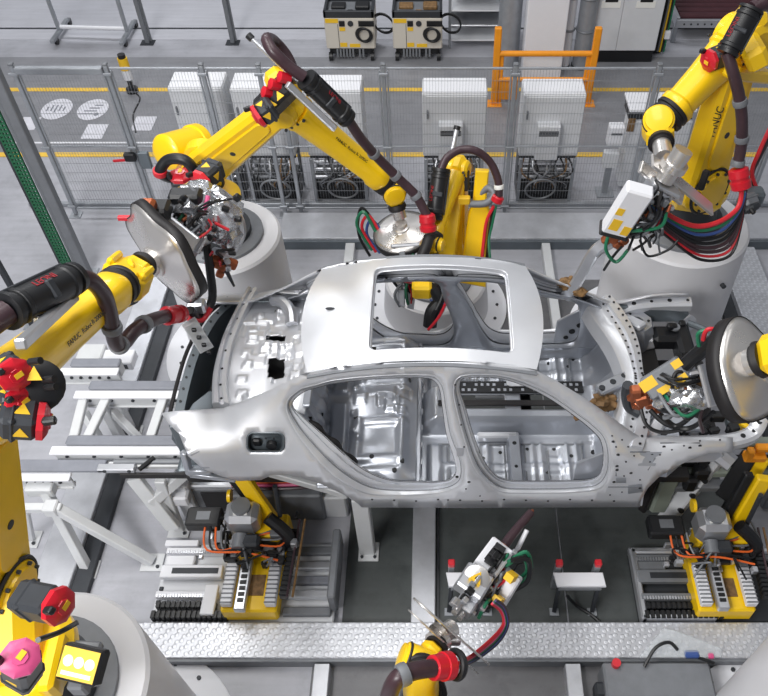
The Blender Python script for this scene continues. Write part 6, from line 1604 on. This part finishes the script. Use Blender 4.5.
    for i in range(4):
        p = [(xc - cw * .9 + .04 * i, yb + dY * .9, .5), (xc - cw * (.8 - .1 * i), yb + dY * .62, .46), (xc - cw * .1, yb + dY * (.58 + .05 * i), .47), (xc + cw * .5, yb + dY * (.5 + .09 * i), .45), (xc + cw * .55, yb + dY * (.75 + .06 * i), .44), (xc + cw * .1, yb + dY * .8, .47)]
        m = MB(); m.tube(p[:4 + i % 3] if i < 3 else p, .008, 7); m.build('motor_cable', (ORC, BLK, ORC, GRY)[i], t)
    m = MB()
    for k in range(26): m.box((xc + r.uniform(-1.0, .75) * cw, yb + dY * r.uniform(.45, 1.15), r.uniform(.30, .44)), (r.uniform(.02, .06), r.uniform(.02, .06), r.uniform(.03, .08)), .006)
    for i, o in enumerate(each(m, 'fitting', ALU, t)):
        if i % 3 == 0: o.data.materials[0] = BLK
        elif i % 7 == 1: o.data.materials[0] = BRN
    for i in range(9):
        x_, y_ = xc + r.uniform(-.9, .5) * cw, yb + dY * r.uniform(.4, 1.0); m = MB(); m.tube([(x_, y_, .42), (x_ + r.uniform(-.1, .1), y_ + r.uniform(-.08, .08), .52), (x_ + r.uniform(-.18, .18), y_ + r.uniform(-.12, .12), .42)], .008, 6); m.build('cable', (BLK, GRY, BLK)[i % 3], t)
    # raking yellow lift arm up to the car
    b0 = V((xc + cw * .32, yb + dY * 1.02, .34)); b1 = V((xc + cw * .05 * flip + (.26 if flip < 0 else -.12), yb + dY * 1.25, .95))
    m = MB(); m.bar(b0, b1, .11, .07, .012, up=(0, -1, .3)); m.build('lift_arm', YEL, t)
    m = MB(); m.bar(b0 + V((-.09, .03, .1)), b1 + V((-.10, .03, 0)), .07, .06, .01, up=(0, -1, .3)); m.build('arm_guard', BLK, t)
    m = MB(); m.tube([b0 + V((-.02, -.06, .25)), b0 + V((.12, -.14, .12)), b0 + V((.04, -.18, -.0)), b0 + V((-.14, -.14, .02))], .05, 10); m.build('corrugated_hose', BLK, t)
    m = MB(); m.cyl(b0 + V((.06, -.02, .2)), b0 + V((.07, .02, .55)), .018, n=10); m.build('air_cylinder', DGR, t)
    return t
hz = .15
y0, y1 = W(0, 620, hz).y, W(0, 540, hz).y
xL = WX(157, (y0 + y1) / 2, hz); xR = WX(336, (y0 + y1) / 2, hz)
lifter(xL, xR, y0, y1, 'yellow lifting unit with white slides under the rear of the car')
y2, y3 = W(0, 619, hz).y, W(0, 548, hz).y
xL = WX(636, (y2 + y3) / 2, hz)
lifter(xL, xL + 1.38, y2, y3, 'yellow lifting unit with dark slides under the front of the car', GRY, -1, 9, DGR)
# machine blocks behind them
def block(label, name, cat, items, loc, grp=None):
    t = thing(name, label, cat, loc, grp)
    for (nm, mm, c, d, b) in items:
        m = MB(); m.box(c, d, b); m.build(nm, mm, t)
    return t
c = W(205, 508, .2)
block('silver machine base with a dark opening behind the rear lifting unit', 'slide_machine', 'machine base', [
    ('top_plate', ALU, (c.x + .22, c.y + .16, .42), (.75, .22, .05), .01), ('body', MATS['mid_grey'], (c.x + .12, c.y + .14, .2), (.5, .18, .4), .015), ('dark_opening', BLR, (c.x + .16, c.y + .046, .22), (.34, .012, .28), .0),
    ('end_block', CABM, (c.x - .14, c.y + .1, .26), (.13, .2, .5), .015), ('front_block', WHT, (c.x - .15, c.y - .02, .4), (.16, .1, .12), .015)], (c.x + .2, c.y + .1, 0))
c = W(296, 490, .4)
t = thing('hose_bundle', 'bundle of pink, black and orange hoses with a yellow cover under the rear wheel arch', 'hose bundle', (c.x, c.y, 0))
for i, mm in enumerate((HOSE, PNK, ORC, BLK, REDC)):
    m = MB(); z = .42 + .02 * i; m.tube([(c.x - .5, c.y + .02 * i, z), (c.x - .1, c.y + .02 * i, z), (c.x + .14, c.y + .03 + .02 * i, z), (c.x + .18, c.y + .14, z + .02), (c.x + .05, c.y + .2 + .01 * i, z)], .014, 7); m.build('hose', mm, t)
m = MB(); m.box((c.x - .22, c.y + .14, .5), (.36, .08, .04), .01); m.build('cover', YEL, t)
m = MB(); m.box((c.x - .15, c.y + .1, .2), (.7, .3, .38), .015); m.build('tray_box', GRY, t)
c = W(345, 505, .2); t = thing('pressing_plate', 'bolted steel bracket plate left of the grey car prop', 'bracket', (c.x - .12, c.y + .02, 0))
m = MB(); m.box((c.x - .16, c.y + .1, .15), (.34, .2, .3), .012); bp = m.build('body', CABM, t)
m = MB()
for k in range(4): m.cyl((c.x - .28 + .24 * (k % 2), c.y + .04 + .1 * (k // 2), .30), (c.x - .28 + .24 * (k % 2), c.y + .04 + .1 * (k // 2), .314), .014, n=8)
each(m, 'plate_bolt', DGR, bp)
m = MB(); m.box((c.x - .12, c.y + .12, .44), (.16, .1, .3), .01); m.build('upright', OLV, t)
# clamp tower and tunnel of equipment under the car front
c = W(690, 500, .3)
t = thing('clamp_tower', 'grey clamp tower with a black clamp head under the car front', 'clamp tower', (c.x, c.y, 0))
m = MB(); m.bar((c.x - .16, c.y - .05, .02), (c.x + .12, c.y + .12, .74), .13, .09, .012); body = m.build('tower', CABM, t)
m = MB()
for k in range(3): f = .3 + .22 * k; m.cyl(V((c.x - .16 + .28 * f, c.y - .095 + .17 * f, .02 + .72 * f)), V((c.x - .16 + .28 * f, c.y - .13 + .17 * f, .05 + .72 * f)), .022, n=14)
each(m, 'tower_hole', BLK, body)
m = MB(); m.box((c.x - .22, c.y + .06, .42), (.14, .16, .6), .02); m.build('side_cheek', OLV, t)
m = MB(); m.bar((c.x + .0, c.y + .05, .62), (c.x + .02, c.y + .1, .98), .07, .07, .012); m.box((c.x + .0, c.y + .03, .66), (.12, .1, .12), .02); m.box((c.x - .06, c.y + .0, .56), (.1, .08, .16), .02); each(m, 'clamp_head', BLK, t)
m = MB(); m.box((c.x - .34, c.y + .04, .40), (.08, .14, .56), .03); m.build('rubber_guard', BLR, t)
c = W(722, 478, .5)
t = thing('front_guide_rack', 'long pale steel guide bars under the front end of the car', 'guide frame', (c.x, c.y + .2, 0))
for i, (dz, dy, mm) in enumerate(((.28, .12, OLV), (.16, .04, BLR), (.08, .0, OLV), (-.05, -.05, GRY))):
    m = MB(); m.box((c.x + .12, c.y + dy, .52 + dz), (1.1, .08, .07), .01); m.build('guide_bar', mm, t)
m = MB()
for k in range(2): m.box((c.x - .2 + .7 * k, c.y + .06, .26), (.08, .1, .5), .008)
each(m, 'leg', GRY, t)
c = W(754, 457, .85)
t = thing('end_gripper', 'yellow gripper bracket with orange blocks in front of the fender rail end', 'gripper', (c.x, c.y, .1))
m = MB(); m.box((c.x, c.y, .86), (.16, .08, .06), .01); m.box((c.x + .05, c.y + .02, .94), (.12, .06, .05), .01); m.box((c.x - .06, c.y - .02, .92), (.05, .06, .12), .01); each(m, 'jaw', ORA, t)
m = MB(); m.bar((c.x + .08, c.y + .0, .84), (c.x - .02, c.y - .12, .45), .09, .06, .01); m.build('arm', YEL, t)
m = MB(); m.bar((c.x - .02, c.y + .03, .84), (c.x - .14, c.y - .09, .42), .12, .05, .01); m.build('guard', BLK, t)
m = MB(); m.box((c.x - .05, c.y - .15, .25), (.14, .12, .40), .015); m.build('base', DGR, t)
c = W(740, 424, 1.45)
t = thing('yellow_clamp', 'small yellow toggle clamp inside the near front corner of the engine bay', 'clamp', (c.x, c.y, 1.34))
m = MB(); m.box((c.x, c.y, 1.42), (.05, .05, .12), .01); m.build('body', YEL, t)
m = MB(); m.bar((c.x - .02, c.y, 1.48), (c.x + .04, c.y - .04, 1.47), .03, .03, .006); m.build('lever', YEL, t)
m = MB(); m.box((c.x + .08, c.y + .02, 1.42), (.08, .06, .06), .01); m.build('jaw', BLK, t)
# low machine at the bottom right
x0, x1 = WX(600, 2.0, .2), WX(706, 2.0, .2)
t = thing('floor_machine', 'low grey machine with a clear cover and red button at the bottom right', 'machine', ((x0 + x1) / 2, 1.8, 0))
m = MB(); m.box(((x0 + x1) / 2, 1.82, .12), (x1 - x0, .24, .24), .015); m.build('housing', GRY, t)
m = MB(); m.box(((x0 + x1) / 2, 1.68, .2), (x1 - x0 - .06, .03, .03), .006); m.box(((x0 + x1) / 2, 1.71, .08), (x1 - x0 + .06, .04, .08), .008); each(m, 'front_bar', ALU, t)
m = MB(); m.cyl((x0 + .09, 1.92, .24), (x0 + .09, 1.92, .285), .03, n=16); m.build('button', REDC, t)
m = MB(); m.prism([(-.3, -.06), (.26, -.06), (.27, .0), (-.05, .12), (-.12, .13)], frame((x0 + .56, 2.02, .28), (1, 0, 0), (0, -.5, .85)), .05, .006); m.build('clear_cover', ACR, t)
m = MB(); m.box((x0 + .62, 1.98, .27), (.1, .05, .04), .01); m.build('motor', BLU, t); m = MB(); m.box((x0 + .75, 1.97, .27), (.04, .04, .03), .008); m.build('terminal', MATS['cable_pink'], t)
m = MB(); m.torus((x1 - .02, 1.95, .24), (.3, .8, .4), .05, .012, 20, 6); m.build('cable_loop', BLK, t)
m = MB(); m.tube([(x0 + .28, 1.9, .26), (x0 + .36, 2.0, .33), (x0 + .46, 2.04, .33), (x0 + .52, 2.0, .3)], .012, 7); m.build('cable', BLK, t)
m = MB(); m.box((x0 - .02, 1.78, .12), (.08, .1, .12), .015); m.build('side_motor', DGR, t)
